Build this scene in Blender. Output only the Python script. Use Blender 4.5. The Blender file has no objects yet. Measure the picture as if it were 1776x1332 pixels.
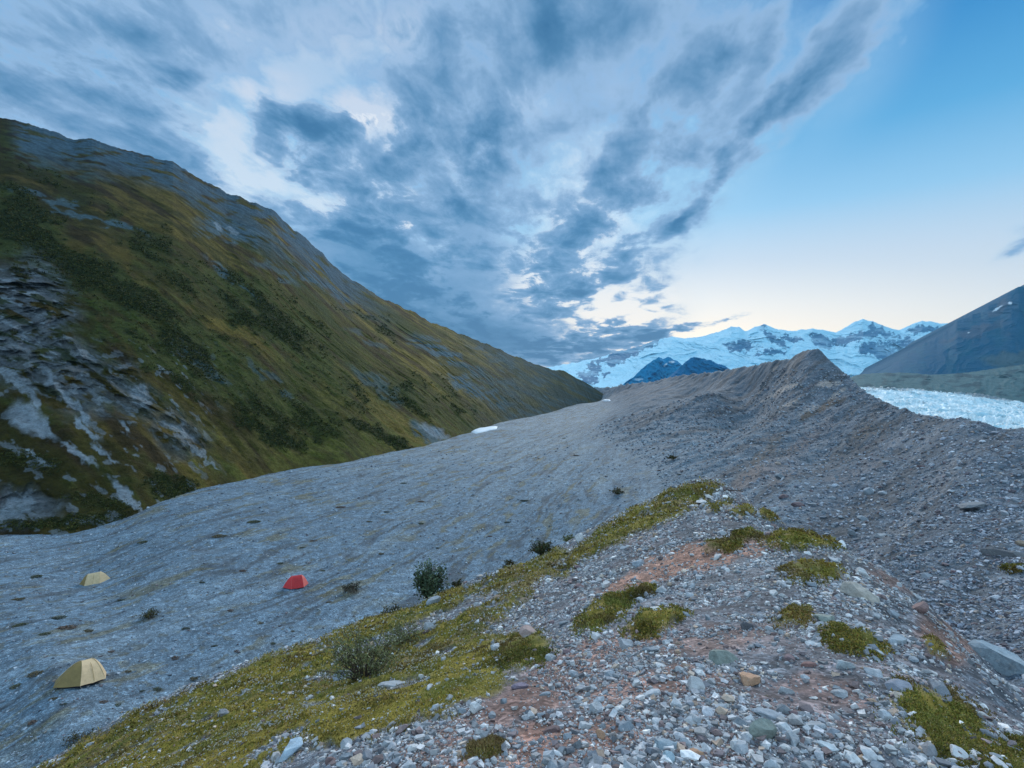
import bpy, math, random
import numpy as np
C = bpy.context.scene
F = 800.0; CX = 888.0; CY = 666.0       # lens of the photograph in its own pixels, used to lay out real distances
rng = np.random.default_rng(7); random.seed(7)

def lin(r, g, b, a=1.0):
    f = lambda c: (c/255/12.92) if c/255 <= 0.04045 else ((c/255+0.055)/1.055)**2.4
    return (f(r), f(g), f(b), a)

# ------------------------------------------------------------------ camera
cam = bpy.data.cameras.new('camera'); cam_o = bpy.data.objects.new('camera', cam); C.collection.objects.link(cam_o)
cam.sensor_width = 36; cam.lens = 36*F/1776; cam.clip_start = 0.05; cam.clip_end = 60000
cam_o.location = (0, 0, 0); cam_o.rotation_euler = (math.radians(90), 0, 0)
C.camera = cam_o
C.view_settings.view_transform = 'Standard'; C.view_settings.look = 'None'
C.view_settings.exposure = 0.3; C.view_settings.gamma = 1.0
C.cycles.max_bounces = 5; C.cycles.diffuse_bounces = 2; C.cycles.glossy_bounces = 2
C.cycles.transmission_bounces = 2; C.cycles.transparent_max_bounces = 6; C.cycles.volume_bounces = 0
C.cycles.use_denoising = True

# ------------------------------------------------------------------ node helpers
class NT:
    def __init__(s, tree): s.t = tree; s.n = tree.nodes; s.l = tree.links
    def node(s, typ, **kw):
        n = s.n.new(typ)
        for k, v in kw.items(): setattr(n, k, v)
        return n
    def inp(s, sock, v):
        if v is None: return
        if isinstance(v, bpy.types.NodeSocket): s.l.new(v, sock)
        else: sock.default_value = v
    def m(s, op, a, b=None, c=None, clamp=False):
        n = s.node('ShaderNodeMath', operation=op, use_clamp=clamp)
        s.inp(n.inputs[0], a); s.inp(n.inputs[1], b); s.inp(n.inputs[2], c)
        return n.outputs[0]
    def vm(s, op, a, b=None):
        n = s.node('ShaderNodeVectorMath', operation=op); s.inp(n.inputs[0], a)
        if b is not None: s.inp(n.inputs[3 if op == 'SCALE' else 1], b)
        return n.outputs[0]
    def xyz(s, x, y, z=0.0):
        n = s.node('ShaderNodeCombineXYZ')
        s.inp(n.inputs[0], x); s.inp(n.inputs[1], y); s.inp(n.inputs[2], z); return n.outputs[0]
    def sep(s, v):
        n = s.node('ShaderNodeSeparateXYZ'); s.inp(n.inputs[0], v); return n.outputs
    def mr(s, v, a, b, c=0.0, d=1.0, smooth=True):
        n = s.node('ShaderNodeMapRange', interpolation_type='SMOOTHSTEP' if smooth else 'LINEAR')
        for i, q in enumerate((v, a, b, c, d)): s.inp(n.inputs[i], q)
        return n.outputs[0]
    def mix(s, f, a, b, mode='MIX'):
        n = s.node('ShaderNodeMix', data_type='RGBA', blend_type=mode)
        s.inp(n.inputs[0], f); s.inp(n.inputs[6], a); s.inp(n.inputs[7], b); return n.outputs[2]
    def noise(s, v, scale, detail=4, rough=0.55, dist=0.0, out=0):
        n = s.node('ShaderNodeTexNoise'); s.inp(n.inputs['Vector'], v); n.inputs['Scale'].default_value = scale
        n.inputs['Detail'].default_value = detail; n.inputs['Roughness'].default_value = rough
        n.inputs['Distortion'].default_value = dist; return n.outputs[out]
    def vor(s, v, scale, feature='F1', out=0, rnd=1.0):
        n = s.node('ShaderNodeTexVoronoi', feature=feature); s.inp(n.inputs['Vector'], v)
        n.inputs['Scale'].default_value = scale; n.inputs['Randomness'].default_value = rnd; return n.outputs[out]
    def ramp(s, f, stops):
        n = s.node('ShaderNodeValToRGB'); s.inp(n.inputs[0], f); e = n.color_ramp.elements
        while len(e) > 1: e.remove(e[-1])
        e[0].position = stops[0][0]; e[0].color = stops[0][1]
        for p, c in stops[1:]:
            q = e.new(p); q.color = c
        return n.outputs[0]
    def mapping(s, v, loc=(0,0,0), rot=(0,0,0), sc=(1,1,1), typ='POINT'):
        n = s.node('ShaderNodeMapping', vector_type=typ); s.inp(n.inputs[0], v)
        n.inputs[1].default_value = loc; n.inputs[2].default_value = rot; n.inputs[3].default_value = sc; return n.outputs[0]

# ------------------------------------------------------------------ sky
SUN_AZ = math.radians(14.5); SUN_EL = math.radians(24)
W = bpy.data.worlds.new('World'); C.world = W; W.use_nodes = True; W.node_tree.nodes.clear()
w = NT(W.node_tree)
gen = w.node('ShaderNodeTexCoord').outputs['Generated']
gen = w.vm('NORMALIZE', gen)
X, Y, Z = w.sep(gen)
Zc = w.m('MAXIMUM', Z, 0.0)
# cloud layer: a flat deck high above, so clouds crowd together and shrink towards the horizon
den = w.m('ADD', Zc, 0.15)
Pl = w.xyz(w.m('DIVIDE', X, den), w.m('DIVIDE', Y, den), 0.0)
Pl = w.mapping(Pl, rot=(0, 0, math.radians(13)))
nA = w.noise(w.mapping(Pl, sc=(1.0, 0.5, 1), loc=(3.1, 0.7, 0)), 2.8, 7, 0.56, 0.35)
nB = w.noise(w.mapping(Pl, sc=(1.0, 0.8, 1), loc=(9.3, 4.0, 0)), 6.0, 6, 0.62, 0.4)
nC = w.noise(w.mapping(Pl, sc=(1.0, 0.6, 1), loc=(5.3, 2.0, 0)), 9.0, 6, 0.62, 0.35)
# heading coordinates towards the valley head: hundredths of the tangent angles
Yp = w.m('MAXIMUM', Y, 0.12)
px = w.m('MULTIPLY_ADD', w.m('DIVIDE', X, Yp), F/100, CX/100)
py = w.m('MULTIPLY_ADD', w.m('DIVIDE', Z, Yp), -F/100, CY/100)
P0 = w.xyz(px, py, 0.0)
wc = w.node('ShaderNodeTexNoise'); w.inp(wc.inputs['Vector'], w.mapping(Pl, sc=(1, 0.7, 1)))
wc.inputs['Scale'].default_value = 3.0; wc.inputs['Detail'].default_value = 5; wc.inputs['Roughness'].default_value = 0.6
warp = w.vm('SUBTRACT', wc.outputs['Color'], (0.5, 0.5, 0.5))
wl = w.mr(Z, 0.02, 0.5, 0.6, 2.0)
P1 = w.vm('ADD', P0, w.vm('SCALE', warp, wl))
def blobs(lst, P):
    acc = None
    for (bx, by, rx, ry, rot, amp) in lst:
        v = w.mapping(P, loc=(bx/100, by/100, 0), rot=(0, 0, math.radians(rot)), sc=(rx/100, ry/100, 1), typ='TEXTURE')
        g = w.node('ShaderNodeTexGradient', gradient_type='SPHERICAL'); w.l.new(v, g.inputs[0])
        acc = w.m('MULTIPLY', g.outputs[1], amp) if acc is None else w.m('MULTIPLY_ADD', g.outputs[1], amp, acc)
    return acc
DARK = [
 # big blue-grey deck, left of centre
 (680, 460, 230, 110, 25, .95), (590, 400, 110, 70, 35, .5), (820, 330, 170, 80, -68, .75), (770, 170, 210, 90, -66, .60), (700, 260, 100, 150, 10, .6), (640, 330, 120, 60, 20, .4), (860, 230, 90, 160, 10, .35), (740, 60, 120, 120, 15, .4),
 (720, 545, 240, 70, 12, .75), (900, 602, 220, 44, 8, .85), (870, 440, 120, 60, -50, .5),
 # lobed dark cloud and its neighbours
 (535, 250, 135, 70, 0, 1.30), (590, 212, 60, 60, 0, .9), (480, 222, 56, 46, 0, .7), (540, 290, 100, 40, 20, .5), (640, 250, 60, 50, 0, -.45), (400, 250, 60, 50, 0, -.4), (520, 165, 120, 40, 0, -.4), (420, 190, 90, 50, 20, -.3),
 (305, 150, 75, 28, 18, .8), (200, 165, 170, 50, 25, .35), (80, 120, 340, 200, 20, .60), (230, 50, 260, 130, 0, .45), (620, 60, 160, 120, 30, .3),
 (330, 290, 80, 60, 30, .40), (520, 370, 90, 50, 35, .30), (280, 240, 90, 60, 30, .3),
 # streaks fanning up to the right
 (1130, 200, 190, 38, -52, .55), (1240, 115, 150, 36, -58, .60), (1335, 60, 110, 44, -64, .62), (960, 20, 260, 100, 5, .62), (900, 130, 190, 60, -70, .42),
 (1180, 396, 70, 26, -35, .85), (1225, 325, 110, 26, -52, .70), (1320, 240, 170, 44, -37, .62), (1430, 140, 170, 52, -46, .55), (1520, 40, 170, 66, -55, .48), (1130, 300, 180, 36, -47, .50),
 (1040, 360, 170, 50, -48, .52), (960, 440, 120, 50, -40, .5), (1075, 450, 130, 34, -48, .62), (940, 510, 130, 46, -15, .55), (1010, 500, 80, 36, -40, .5),
 # low bank above the snow range
 (1075, 573, 95, 17, 4, .95), (1000, 594, 140, 22, 5, .9), (1175, 573, 90, 8, -9, .8), (1262, 553, 66, 5, -8, .75), (960, 614, 130, 18, 4, .7), (1140, 583, 60, 12, -12, .8),
 (1762, 425, 60, 24, -25, .5)]
THIN = [(420, 130, 700, 430, 0, 1.6), (880, 300, 560, 420, -40, 1.6), (1180, 190, 420, 190, -45, 1.0), (300, 300, 500, 260, 30, 1.3), (930, 560, 330, 130, 0, 1.3), (1480, 110, 300, 120, -50, .55), (0, 100, 520, 520, 0, 1.6)]
GLOW = [(340, 225, 110, 60, 25, .6), (640, 215, 80, 80, 15, 1.9), (440, 190, 120, 60, 0, .45), (470, 180, 200, 60, 5, .3), (450, 300, 140, 80, 30, .9), (690, 374, 80, 36, 0, 2.4), (560, 345, 60, 40, 20, 1.1), (660, 305, 110, 46, -15, 1.0), (400, 345, 110, 60, 40, 1.2),
 (1000, 330, 130, 100, -40, .85), (940, 200, 80, 80, 0, .5), (1000, 440, 140, 90, -45, .9), (800, 300, 30, 70, 10, .5), (1060, 550, 130, 70, -30, 1.1), (1092, 600, 60, 14, -18, 2.2), (480, 60, 340, 160, 0, .5),
 (800, 520, 70, 44, 0, .8), (920, 500, 140, 80, -20, .75), (1230, 150, 60, 70, 0, .3), (700, 60, 60, 90, 20, .4), (1140, 520, 150, 90, -40, .6), (1060, 150, 60, 70, -30, .35)]
SOLID = [(610, 415, 150, 80, 30, .9), (740, 525, 330, 100, 14, 1.1), (880, 600, 260, 55, 8, .9), (810, 350, 90, 90, -60, .6), (830, 440, 130, 80, 0, .6), (770, 230, 60, 110, 15, .35)]
SO = blobs(SOLID, P1)
DD = blobs(DARK, P1); TT = blobs(THIN, P0); GG = blobs(GLOW, P1)
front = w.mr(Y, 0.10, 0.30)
n1 = w.m('SUBTRACT', nA, 0.5); n2 = w.m('SUBTRACT', nB, 0.5); n3 = w.m('SUBTRACT', nC, 0.5)
pat = w.m('ADD', w.m('ADD', w.m('MULTIPLY', n1, 1.5), w.m('MULTIPLY', n2, w.mr(Z, 0.05, 0.65, 1.9, 0.7))), w.m('MULTIPLY', n3, w.mr(Z, 0.1, 0.5, 0.3, 1.0)))
thin_in = w.mr(TT, 0.0, 0.75)
dF = w.m('MULTIPLY', w.m('MULTIPLY', DD, w.mr(Z, 0.1, 0.6, 1.1, 0.95)), w.m('MULTIPLY_ADD', pat, 1.3, 0.75))
dF = w.m('ADD', dF, w.m('MULTIPLY', thin_in, w.m('MULTIPLY_ADD', pat, 0.85, 0.26)))
dF = w.m('MAXIMUM', dF, w.m('MULTIPLY', SO, w.m('MULTIPLY_ADD', pat, 0.45, 0.95)))
dB = w.m('ADD', 0.30, pat)
D = w.m('ADD', w.m('MULTIPLY', dF, front), w.m('MULTIPLY', dB, w.m('SUBTRACT', 1.0, front)))
# clear air behind the clouds
az = w.m('ARCTAN2', X, Y); azd = w.m('MULTIPLY', w.m('SUBTRACT', az, SUN_AZ), 0.20)
el = w.m('ARCSINE', w.m('MAXIMUM', Z, 0.0))
dd = w.m('SQRT', w.m('ADD', w.m('MULTIPLY', azd, azd), w.m('MULTIPLY', el, el)))
clear = w.ramp(w.m('DIVIDE', dd, 1.6), [(0.0, (1.36,1.06,.64,1)), (.06, (1.30,1.04,.72,1)), (.10, (1.04,.94,.78,1)), (.15, lin(214,222,226)), (.205, lin(146,196,226)),
    (.27, lin(78,160,208)), (.34, lin(28,128,190)), (.42, lin(8,102,168)), (1.0, lin(40,108,175))])
sky = w.node('ShaderNodeTexSky'); sky.sky_type = 'NISHITA'; sky.sun_disc = False
sky.sun_elevation = SUN_EL; sky.sun_rotation = SUN_AZ; sky.ozone_density = 4.0; sky.air_density = 1.0; sky.dust_density = 1.0; sky.altitude = 1200
nish = w.mix(1.0, sky.outputs[0], (0.12, 0.12, 0.12, 1), 'MULTIPLY')
clear = w.mix(0.12, clear, nish)
cc = w.ramp(w.m('DIVIDE', D, 1.4), [(0.0, lin(184,214,234)), (.10, lin(164,200,226)), (.22, lin(146,176,208)), (.38, lin(120,153,188)), (.56, lin(94,134,172)), (.75, lin(68,114,154)), (1.0, lin(50,98,140))])
gl = w.m('MULTIPLY', w.m('MULTIPLY', GG, front), w.mr(D, 0.0, 0.5, 1.3, 0.0))
gl = w.m('MULTIPLY', gl, w.mr(pat, -0.25, 0.25, 1.2, 0.35), clamp=True)
cc = w.mix(gl, cc, lin(250, 245, 240))
sunglow = w.mr(dd, 0.0, 0.34, 0.85, 0.0)
cc = w.mix(w.m('MULTIPLY', sunglow, w.mr(D, 0.05, 0.55, 1.0, 0.06)), cc, lin(255, 240, 218))
cc = w.mix(w.m('SUBTRACT', 1.0, front), cc, w.mix(w.mr(D, 0, .8), (1.02, 1.32, 1.50, 1), (.56, .82, 1.04, 1)))  # sky overhead and behind brightened, added light for the ground
cover = w.mr(D, 0.0, 0.42)
cover = w.m('MAXIMUM', cover, w.m('MULTIPLY', w.m('MULTIPLY', thin_in, front), 0.55))
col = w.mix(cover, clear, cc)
below = w.mr(Z, -0.05, 0.0)
col = w.mix(below, lin(90, 110, 130), col)
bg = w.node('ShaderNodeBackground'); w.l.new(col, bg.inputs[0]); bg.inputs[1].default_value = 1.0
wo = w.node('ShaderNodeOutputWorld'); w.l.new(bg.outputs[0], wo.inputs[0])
W.cycles.sampling_method = 'MANUAL'; W.cycles.sample_map_resolution = 256

# ------------------------------------------------------------------ weak low sun, veiled by cloud
sun = bpy.data.lights.new('sun', 'SUN'); sun.energy = 2.6; sun.angle = math.radians(28); sun.color = (1.0, 0.98, 0.95)
sun_o = bpy.data.objects.new('sun', sun); C.collection.objects.link(sun_o)
from mathutils import Vector
sd = Vector((math.sin(SUN_AZ)*math.cos(SUN_EL), math.cos(SUN_AZ)*math.cos(SUN_EL), math.sin(SUN_EL)))
sun_o.rotation_euler = (-sd).to_track_quat('-Z', 'Y').to_euler()

# ------------------------------------------------------------------ numpy helpers
_gt = np.linspace(0, 2*np.pi, 257)[:256]; _gc = np.cos(_gt).astype(np.float32); _gs = np.sin(_gt).astype(np.float32)
_pr = np.random.default_rng(12345); _PM = _pr.permutation(1024).astype(np.int32); _GI = _pr.integers(0, 256, 1024); _PC = _gc[_GI]; _PS = _gs[_GI]
def perlin(x, y, seed=0):
    x = np.asarray(x, dtype=np.float64)+seed*37.7; y = np.asarray(y, dtype=np.float64)-seed*21.3
    x, y = np.broadcast_arrays(x, y); fx0 = np.floor(x); fy0 = np.floor(y); ix = fx0.astype(np.int32); iy = fy0.astype(np.int32)
    fx = (x-fx0).astype(np.float32); fy = (y-fy0).astype(np.float32)
    ux = fx*fx*fx*(fx*(fx*6-15)+10); uy = fy*fy*fy*(fy*(fy*6-15)+10)
    p0 = _PM[(ix+seed) & 1023]; p1 = _PM[(ix+1+seed) & 1023]
    def g(p, dx, dy):
        h = (p+iy+dy) & 1023; h = _PM[h]; return _PC[h]*(fx-dx) + _PS[h]*(fy-dy)
    a = g(p0,0,0); b = g(p1,1,0); c = g(p0,0,1); d = g(p1,1,1)
    return ((a+(b-a)*ux)*(1-uy) + (c+(d-c)*ux)*uy)*1.5
def fbm(x, y, octv=5, seed=0, gain=0.5, lac=2.03):
    s = 0; a = 1.0; t = 0
    for i in range(octv):
        s = s + a*perlin(x*lac**i + 17.3*i, y*lac**i - 9.1*i, seed+i); t += a; a *= gain
    return s/t*1.6
def ridged(x, y, octv=5, seed=0, gain=0.5, lac=2.07):
    s = 0; a = 1.0; t = 0
    for i in range(octv):
        n = 1-np.abs(perlin(x*lac**i + 31.7*i, y*lac**i + 5.3*i, seed+i))*1.6
        s = s + a*n*n; t += a; a *= gain
    return s/t
def sstep(a, b, x):
    t = np.clip((x-a)/(b-a), 0, 1); return t*t*(3-2*t)
def smax(a, b, k):
    h = np.clip(0.5+0.5*(a-b)/k, 0, 1); return b*(1-h)+a*h + k*h*(1-h)
def rgb(r, g, b): return np.array(lin(r, g, b)[:3], dtype=np.float32)
class TPS:
    def __init__(s, pts, vals, smooth=1e-3):
        s.p = np.asarray(pts, float); n = len(s.p)
        d = np.linalg.norm(s.p[:,None]-s.p[None], axis=2); K = np.where(d > 0, d*d*np.log(d+1e-12), 0)+np.eye(n)*smooth
        P = np.hstack([np.ones((n,1)), s.p]); A = np.zeros((n+3, n+3)); A[:n,:n] = K; A[:n,n:] = P; A[n:,:n] = P.T
        s.w = np.linalg.solve(A, np.concatenate([np.asarray(vals, float), np.zeros(3)]))
    def __call__(s, x, y):
        out = s.w[-3]+s.w[-2]*x+s.w[-1]*y
        for i in range(len(s.p)):
            r2 = (x-s.p[i,0])**2+(y-s.p[i,1])**2
            out = out + s.w[i]*0.5*r2*np.log(r2+1e-12)
        return out
def interp(x, pairs): return np.interp(x, [p[0] for p in pairs], [p[1] for p in pairs])

def mesh_from(name, V, Fq, mat, cols=None, smooth=True, parent=None, extra=None):
    """V (n,3), Fq (m,k) faces of one size, cols (n,3) albedo per vertex"""
    me = bpy.data.meshes.new(name); V = np.asarray(V, np.float32); Fq = np.asarray(Fq, np.int32)
    k = Fq.shape[1]
    me.vertices.add(len(V)); me.vertices.foreach_set('co', V.ravel())
    me.loops.add(Fq.size); me.loops.foreach_set('vertex_index', Fq.ravel())
    me.polygons.add(len(Fq)); me.polygons.foreach_set('loop_start', np.arange(0, Fq.size, k, dtype=np.int32))
    me.polygons.foreach_set('loop_total', np.full(len(Fq), k, np.int32))
    me.polygons.foreach_set('use_smooth', np.full(len(Fq), smooth, bool))
    me.update(calc_edges=True)
    if cols is not None:
        a = me.attributes.new('tone', 'FLOAT_COLOR', 'POINT')
        a.data.foreach_set('color', np.hstack([cols, np.ones((len(cols),1))]).astype(np.float32).ravel())
    for k2, v in (extra or {}).items():
        a = me.attributes.new(k2, 'FLOAT', 'POINT'); a.data.foreach_set('value', np.asarray(v, np.float32))
    if mat: me.materials.append(mat)
    o = bpy.data.objects.new(name, me); C.collection.objects.link(o)
    if parent is not None: o.parent = parent
    return o
def grid_faces(nr, nc, mask=None):
    i = np.arange((nr-1)*(nc-1)); r = i//(nc-1); c = i % (nc-1)
    if mask is not None: r, c = r[mask], c[mask]
    a = r*nc+c
    return np.stack([a, a+1, a+1+nc, a+nc], 1)
def tag(o, label=None, cat=None, group=None, kind=None):
    if label: o['label'] = label
    if cat: o['category'] = cat
    if group: o['group'] = group
    if kind: o['kind'] = kind
    return o
def empty(name, loc=(0,0,0)):
    o = bpy.data.objects.new(name, None); C.collection.objects.link(o); o.location = loc; o.empty_display_size = 0.2; return o

def blobmask(PX, PY, lst, warpamp=0, seed=50, wscale=60):
    """soft ellipses (cx, cy, rx, ry, rot, weight) -> max mask"""
    if warpamp:
        wx = fbm(PX/wscale, PY/wscale, 4, seed)*warpamp; wy = fbm(PX/wscale+40, PY/wscale, 4, seed+9)*warpamp
        PX = PX+wx; PY = PY+wy
    out = np.zeros(PX.shape, np.float32)
    for (cx, cy, rx, ry, rot, wt) in lst:
        a = math.radians(rot); dx = PX-cx; dy = PY-cy
        u = (dx*math.cos(a)+dy*math.sin(a))/rx; v = (-dx*math.sin(a)+dy*math.cos(a))/ry
        d = np.sqrt(u*u+v*v); np.maximum(out, wt*sstep(1.25, 0.6, d), out=out)
    return out

def surf_mat(name, build, rough=0.9, spec=0.25):
    m = bpy.data.materials.new(name); m.use_nodes = True; m.node_tree.nodes.clear(); t = NT(m.node_tree)
    b = t.node('ShaderNodeBsdfPrincipled'); b.inputs['Roughness'].default_value = rough
    b.inputs['Specular IOR Level'].default_value = spec
    o = t.node('ShaderNodeOutputMaterial'); t.l.new(b.outputs[0], o.inputs[0])
    build(t, b); return m
def attr(t, name, out=0):
    n = t.node('ShaderNodeAttribute', attribute_name=name); return n.outputs[out]
def bump(t, b, h, strength, dist, normal=None):
    n = t.node('ShaderNodeBump'); n.inputs['Strength'].default_value = strength; n.inputs['Distance'].default_value = dist
    t.inp(n.inputs['Height'], h)
    if normal is not None: t.l.new(normal, n.inputs['Normal'])
    t.l.new(n.outputs[0], b.inputs['Normal']); return n.outputs[0]

# ------------------------------------------------------------------ ground: one heightfield, dense near the camera
def W2(px, Y, py=None, z=None):
    return ((px-CX)/F*Y, Y, (-(py-CY)/F*Y) if z is None else z)
# the near spur of the moraine that the camera stands on
A = [W2(888,1.92,1332), W2(1300,1.92,1332), W2(1100,1.92,1332), W2(500,2.6,1332), W2(200,5.5,1332), W2(60,10,1332), W2(1600,1.95,1332), (1.9,1.9,-1.62),
 W2(640,7,1180), W2(900,3.6,1180), W2(1200,2.95,1180), W2(1500,2.85,1180), W2(1700,3.5,1155), W2(1776,3.0,1235), (2.9,2.0,-1.95),
 W2(700,13,1080), W2(900,8,1080), W2(1100,5.2,1080), W2(1300,4.8,1080), W2(1500,4.9,1080), W2(1600,5.8,1062),
 W2(850,19,1000), W2(1000,13,1000), W2(1200,8,1000), W2(1400,7.4,1000), W2(1500,8.5,990),
 W2(1050,20,940), W2(1200,12.5,940), W2(1350,10.5,940), W2(1430,11,938), W2(1130,22,890), W2(1200,18,890), W2(1330,16,892), W2(1270,18.5,880),
 W2(1230,26,836), W2(1150,27,860), W2(960,25,958), W2(1050,26,905), W2(750,20,1040), W2(560,16,1110), W2(240,12,1240), W2(400,14,1170),
 # falling away on the valley side
 W2(750,27,z=-15), W2(750,35,z=-23), W2(560,22,z=-14.5), W2(560,30,z=-22), W2(240,16,z=-13), W2(240,22,z=-19), W2(60,14,z=-12.5), W2(60,20,z=-18.5),
 W2(960,32,z=-14.5), W2(960,42,z=-22), W2(1150,34,z=-11.5), W2(1150,44,z=-19), W2(1230,33,z=-10), W2(1230,42,z=-16), W2(1050,33,z=-13), W2(1050,43,z=-20.5),
 # falling away on the gully side
 (4.6,3.0,-3.2), (6.2,3.0,-5.0), (6.5,5.6,-4.4), (8.5,5.8,-6.4), (9.0,8.5,-5.3), (11,9,-7.6), (9.6,14,-5.6), (12.5,15,-8.2), (11.4,20.5,-6.6), (15,21.5,-10.0), (15.5,31,-9.5), (20,32,-13.5),
 # feet and behind
 (0,0.2,-1.6), (0,-3,-1.5), (2,-3,-1.9), (-3,-3,-2.6), (-2,0.3,-2.2), (2,0.3,-1.75), (4.5,0,-3.2), (7,0,-6), (-5,0,-4.3), (-12,0,-9.5), (-10,5,-8.1), (-18,8,-15), (-26,0,-20), (12,-2,-10)]
A = np.array(A); TA = TPS(A[:,:2]/10, A[:,2], 1e-4)
B = [ # valley floor (px, Y, z)
 (-1100,8,-18),(-1100,20,-19.5),(-1100,34,-22),(-400,8,-16),(-400,22,-19),(-400,50,-22),(60,10,-15),(60,22,-18.3),(100,28,-17.9),(160,54,-22.4),(0,67,-22),
 (300,20,-19),(300,45,-20.6),(300,85,-21),(512,30,-20.5),(512,50,-21.4),(600,125,-21.2),(560,80,-21.5),(740,45,-22),(740,90,-21.5),(740,165,-21.8),(900,60,-22),(900,120,-20),(900,280,-21.6),
 (400,10,-15),(700,20,-19),(1040,300,-18.5),(1000,190,-18.2),(1010,480,-20),(960,120,-18.5),(1000,70,-19.5),(1048,520,-18.5),(900,400,-23),(700,400,-24),(300,250,-23),(-400,160,-24),
 # flank of the big moraine
 (1240,50,-14.5),(1150,60,-16.5),(1240,90,-12.2),(1150,120,-13.5),(1080,170,-12.5),(1240,170,-3.2),(1150,230,-6.0),(1100,330,-7.5),(1075,430,-9.5),(1350,110,-7.2),(1350,60,-11.0),(1350,35,-10.8),
 # crest of the big moraine (px, Y, py)
 ]
Bc = [(2800,20,770),(2300,32,752),(1900,42,748),(1776,46,742),(1735,49,744),(1690,54,729),(1640,62,726),(1590,74,716),(1560,84,708),(1535,95,697),(1510,108,683),(1490,118,671),(1465,132,648),(1435,143,620),(1415,150,605),(1395,156,609),(1370,166,622),(1330,185,629),(1290,212,636),(1240,250,645),(1180,320,653),(1120,430,664),(1080,520,668),(1055,600,672)]
Bf = [(1415,35,915),(1415,70,800),(1415,105,720),(1440,128,655),(1600,14,1050),(1600,35,860),(1600,55,770),(1500,80,745),(1480,100,705),(1776,7,1200),(1776,12,1060),(1776,22,905),(1776,34,800),(1700,15,1030),(1690,38,790),(1500,25,960),(1500,45,850),(2300,6,1350),(2300,16,960),(2800,6,1500),(2800,12,1050),
 (1300,140,735),(1300,180,680),(1200,230,690),(1390,140,640)]
BP = [( (p-CX)/F, math.log(Y), z) for p,Y,z in B] + [((p-CX)/F, math.log(Y), -(y-CY)/F*Y) for p,Y,y in Bc+Bf]
BP += [(-2.5, 0.0, -16), (0, 0.0, -10), (1.1, 0.5, -6), (2.5, 0.5, -7)]
BP = np.array(BP); TB = TPS(np.stack([BP[:,0]*1.3, BP[:,1]*0.55], 1), BP[:,2], 1e-4)

us = np.concatenate([np.linspace(-2.6,-1.25,50)[:-1], np.linspace(-1.25,1.25,900), np.linspace(1.25,2.6,50)[1:]])
vs = np.concatenate([np.linspace(math.log(.35), math.log(1.5), 60)[:-1], np.linspace(math.log(1.5), math.log(30), 950)[:-1],
      np.linspace(math.log(30), math.log(200), 560)[:-1], np.linspace(math.log(200), math.log(800), 200)[:-1], np.linspace(math.log(800), math.log(12000), 60)])
NR, NC = len(vs), len(us)
# coarse evaluation of the splines, then bilinear up
cu = np.linspace(-2.6, 2.6, 261); cv = np.linspace(vs[0], vs[-1], 420)
CU, CV = np.meshgrid(cu, cv); CYY = np.exp(CV)
def upsample(G):
    iu = (us-cu[0])/(cu[1]-cu[0]); iv = (vs-cv[0])/(cv[1]-cv[0])
    def cub(G, t, ax):
        n = G.shape[ax]; i = np.clip(np.floor(t).astype(int), 0, n-2); f = t-i
        i0 = np.clip(i-1,0,n-1); i3 = np.clip(i+2,0,n-1); i1 = i; i2 = i+1
        tk = lambda k: np.take(G, k, axis=ax); sh = [1,1]; sh[ax] = -1; f = f.reshape(sh)
        p0, p1, p2, p3 = tk(i0), tk(i1), tk(i2), tk(i3)
        return p1+0.5*f*(p2-p0+f*(2*p0-5*p1+4*p2-p3+f*(3*(p1-p2)+p3-p0)))
    return cub(cub(G, iu, 1), iv, 0)
aX = CU*CYY
zA = TA(aX/10, CYY/10)
rad = np.hypot(aX, CYY); zA = zA - np.maximum(rad-44, 0)*1.2
zA = np.where(rad > 70, -80, zA)
zB = TB(CU*1.3, CV*0.55)
ZA = upsample(zA); ZB = upsample(zB)
U, V = np.meshgrid(us, vs); YY = np.exp(V); XX = U*YY
# behind the crest of the big moraine the ground drops to the glacier
crY = np.interp(U, [(p-CX)/F for p,_,_ in reversed(Bc)], [Y for _,Y,_ in reversed(Bc)])
crZ = np.interp(U, [(p-CX)/F for p,_,_ in reversed(Bc)], [-(y-CY)/F*Y for _,Y,y in reversed(Bc)])
crY = np.where(U < (1055-CX)/F, 600, crY)
past = np.clip(YY-crY, 0, None)
ZB = np.where(past > 0, np.minimum(ZB, crZ+1.0) , ZB)
drop = past*0.62*sstep(0, 1, past/(0.05*crY))
ZB = np.maximum(ZB*0+np.where(past > 0, crZ - drop, ZB), np.where(past > 0, -72.0, -1e3))
# relief of the base: braided channels on the floor, ribs down the moraine flank
vd = np.array([0.36, 0.93]); al = XX*vd[0]+YY*vd[1]; ac = XX*vd[1]-YY*vd[0]
flank = sstep(-17.5, -12.5, ZB)*sstep(1.02, 0.98, YY/crY)
floor = (1-sstep(-18.8, -13.5, ZB))*sstep(1.3, 1.0, YY/crY)
lod = lambda s: sstep(0.5, 2.0, s/(YY*0.0045+1e-6))      # fade relief finer than the mesh carries
wa = fbm(al/40, ac/25, 3, 5)*9
chan = ridged((al+wa)/30, (ac+fbm(al/22, ac/16, 4, 8)*9)/7.5, 4, 11, 0.6)
h = floor*(-(chan-0.45)*0.16*lod(3) + fbm(al/9, ac/2.2, 4, 21)*0.10 + fbm(XX/4, YY/4, 4, 22)*.05 + fbm(al/70, ac/30, 3, 23)*0.5*sstep(60,200,YY))
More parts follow.
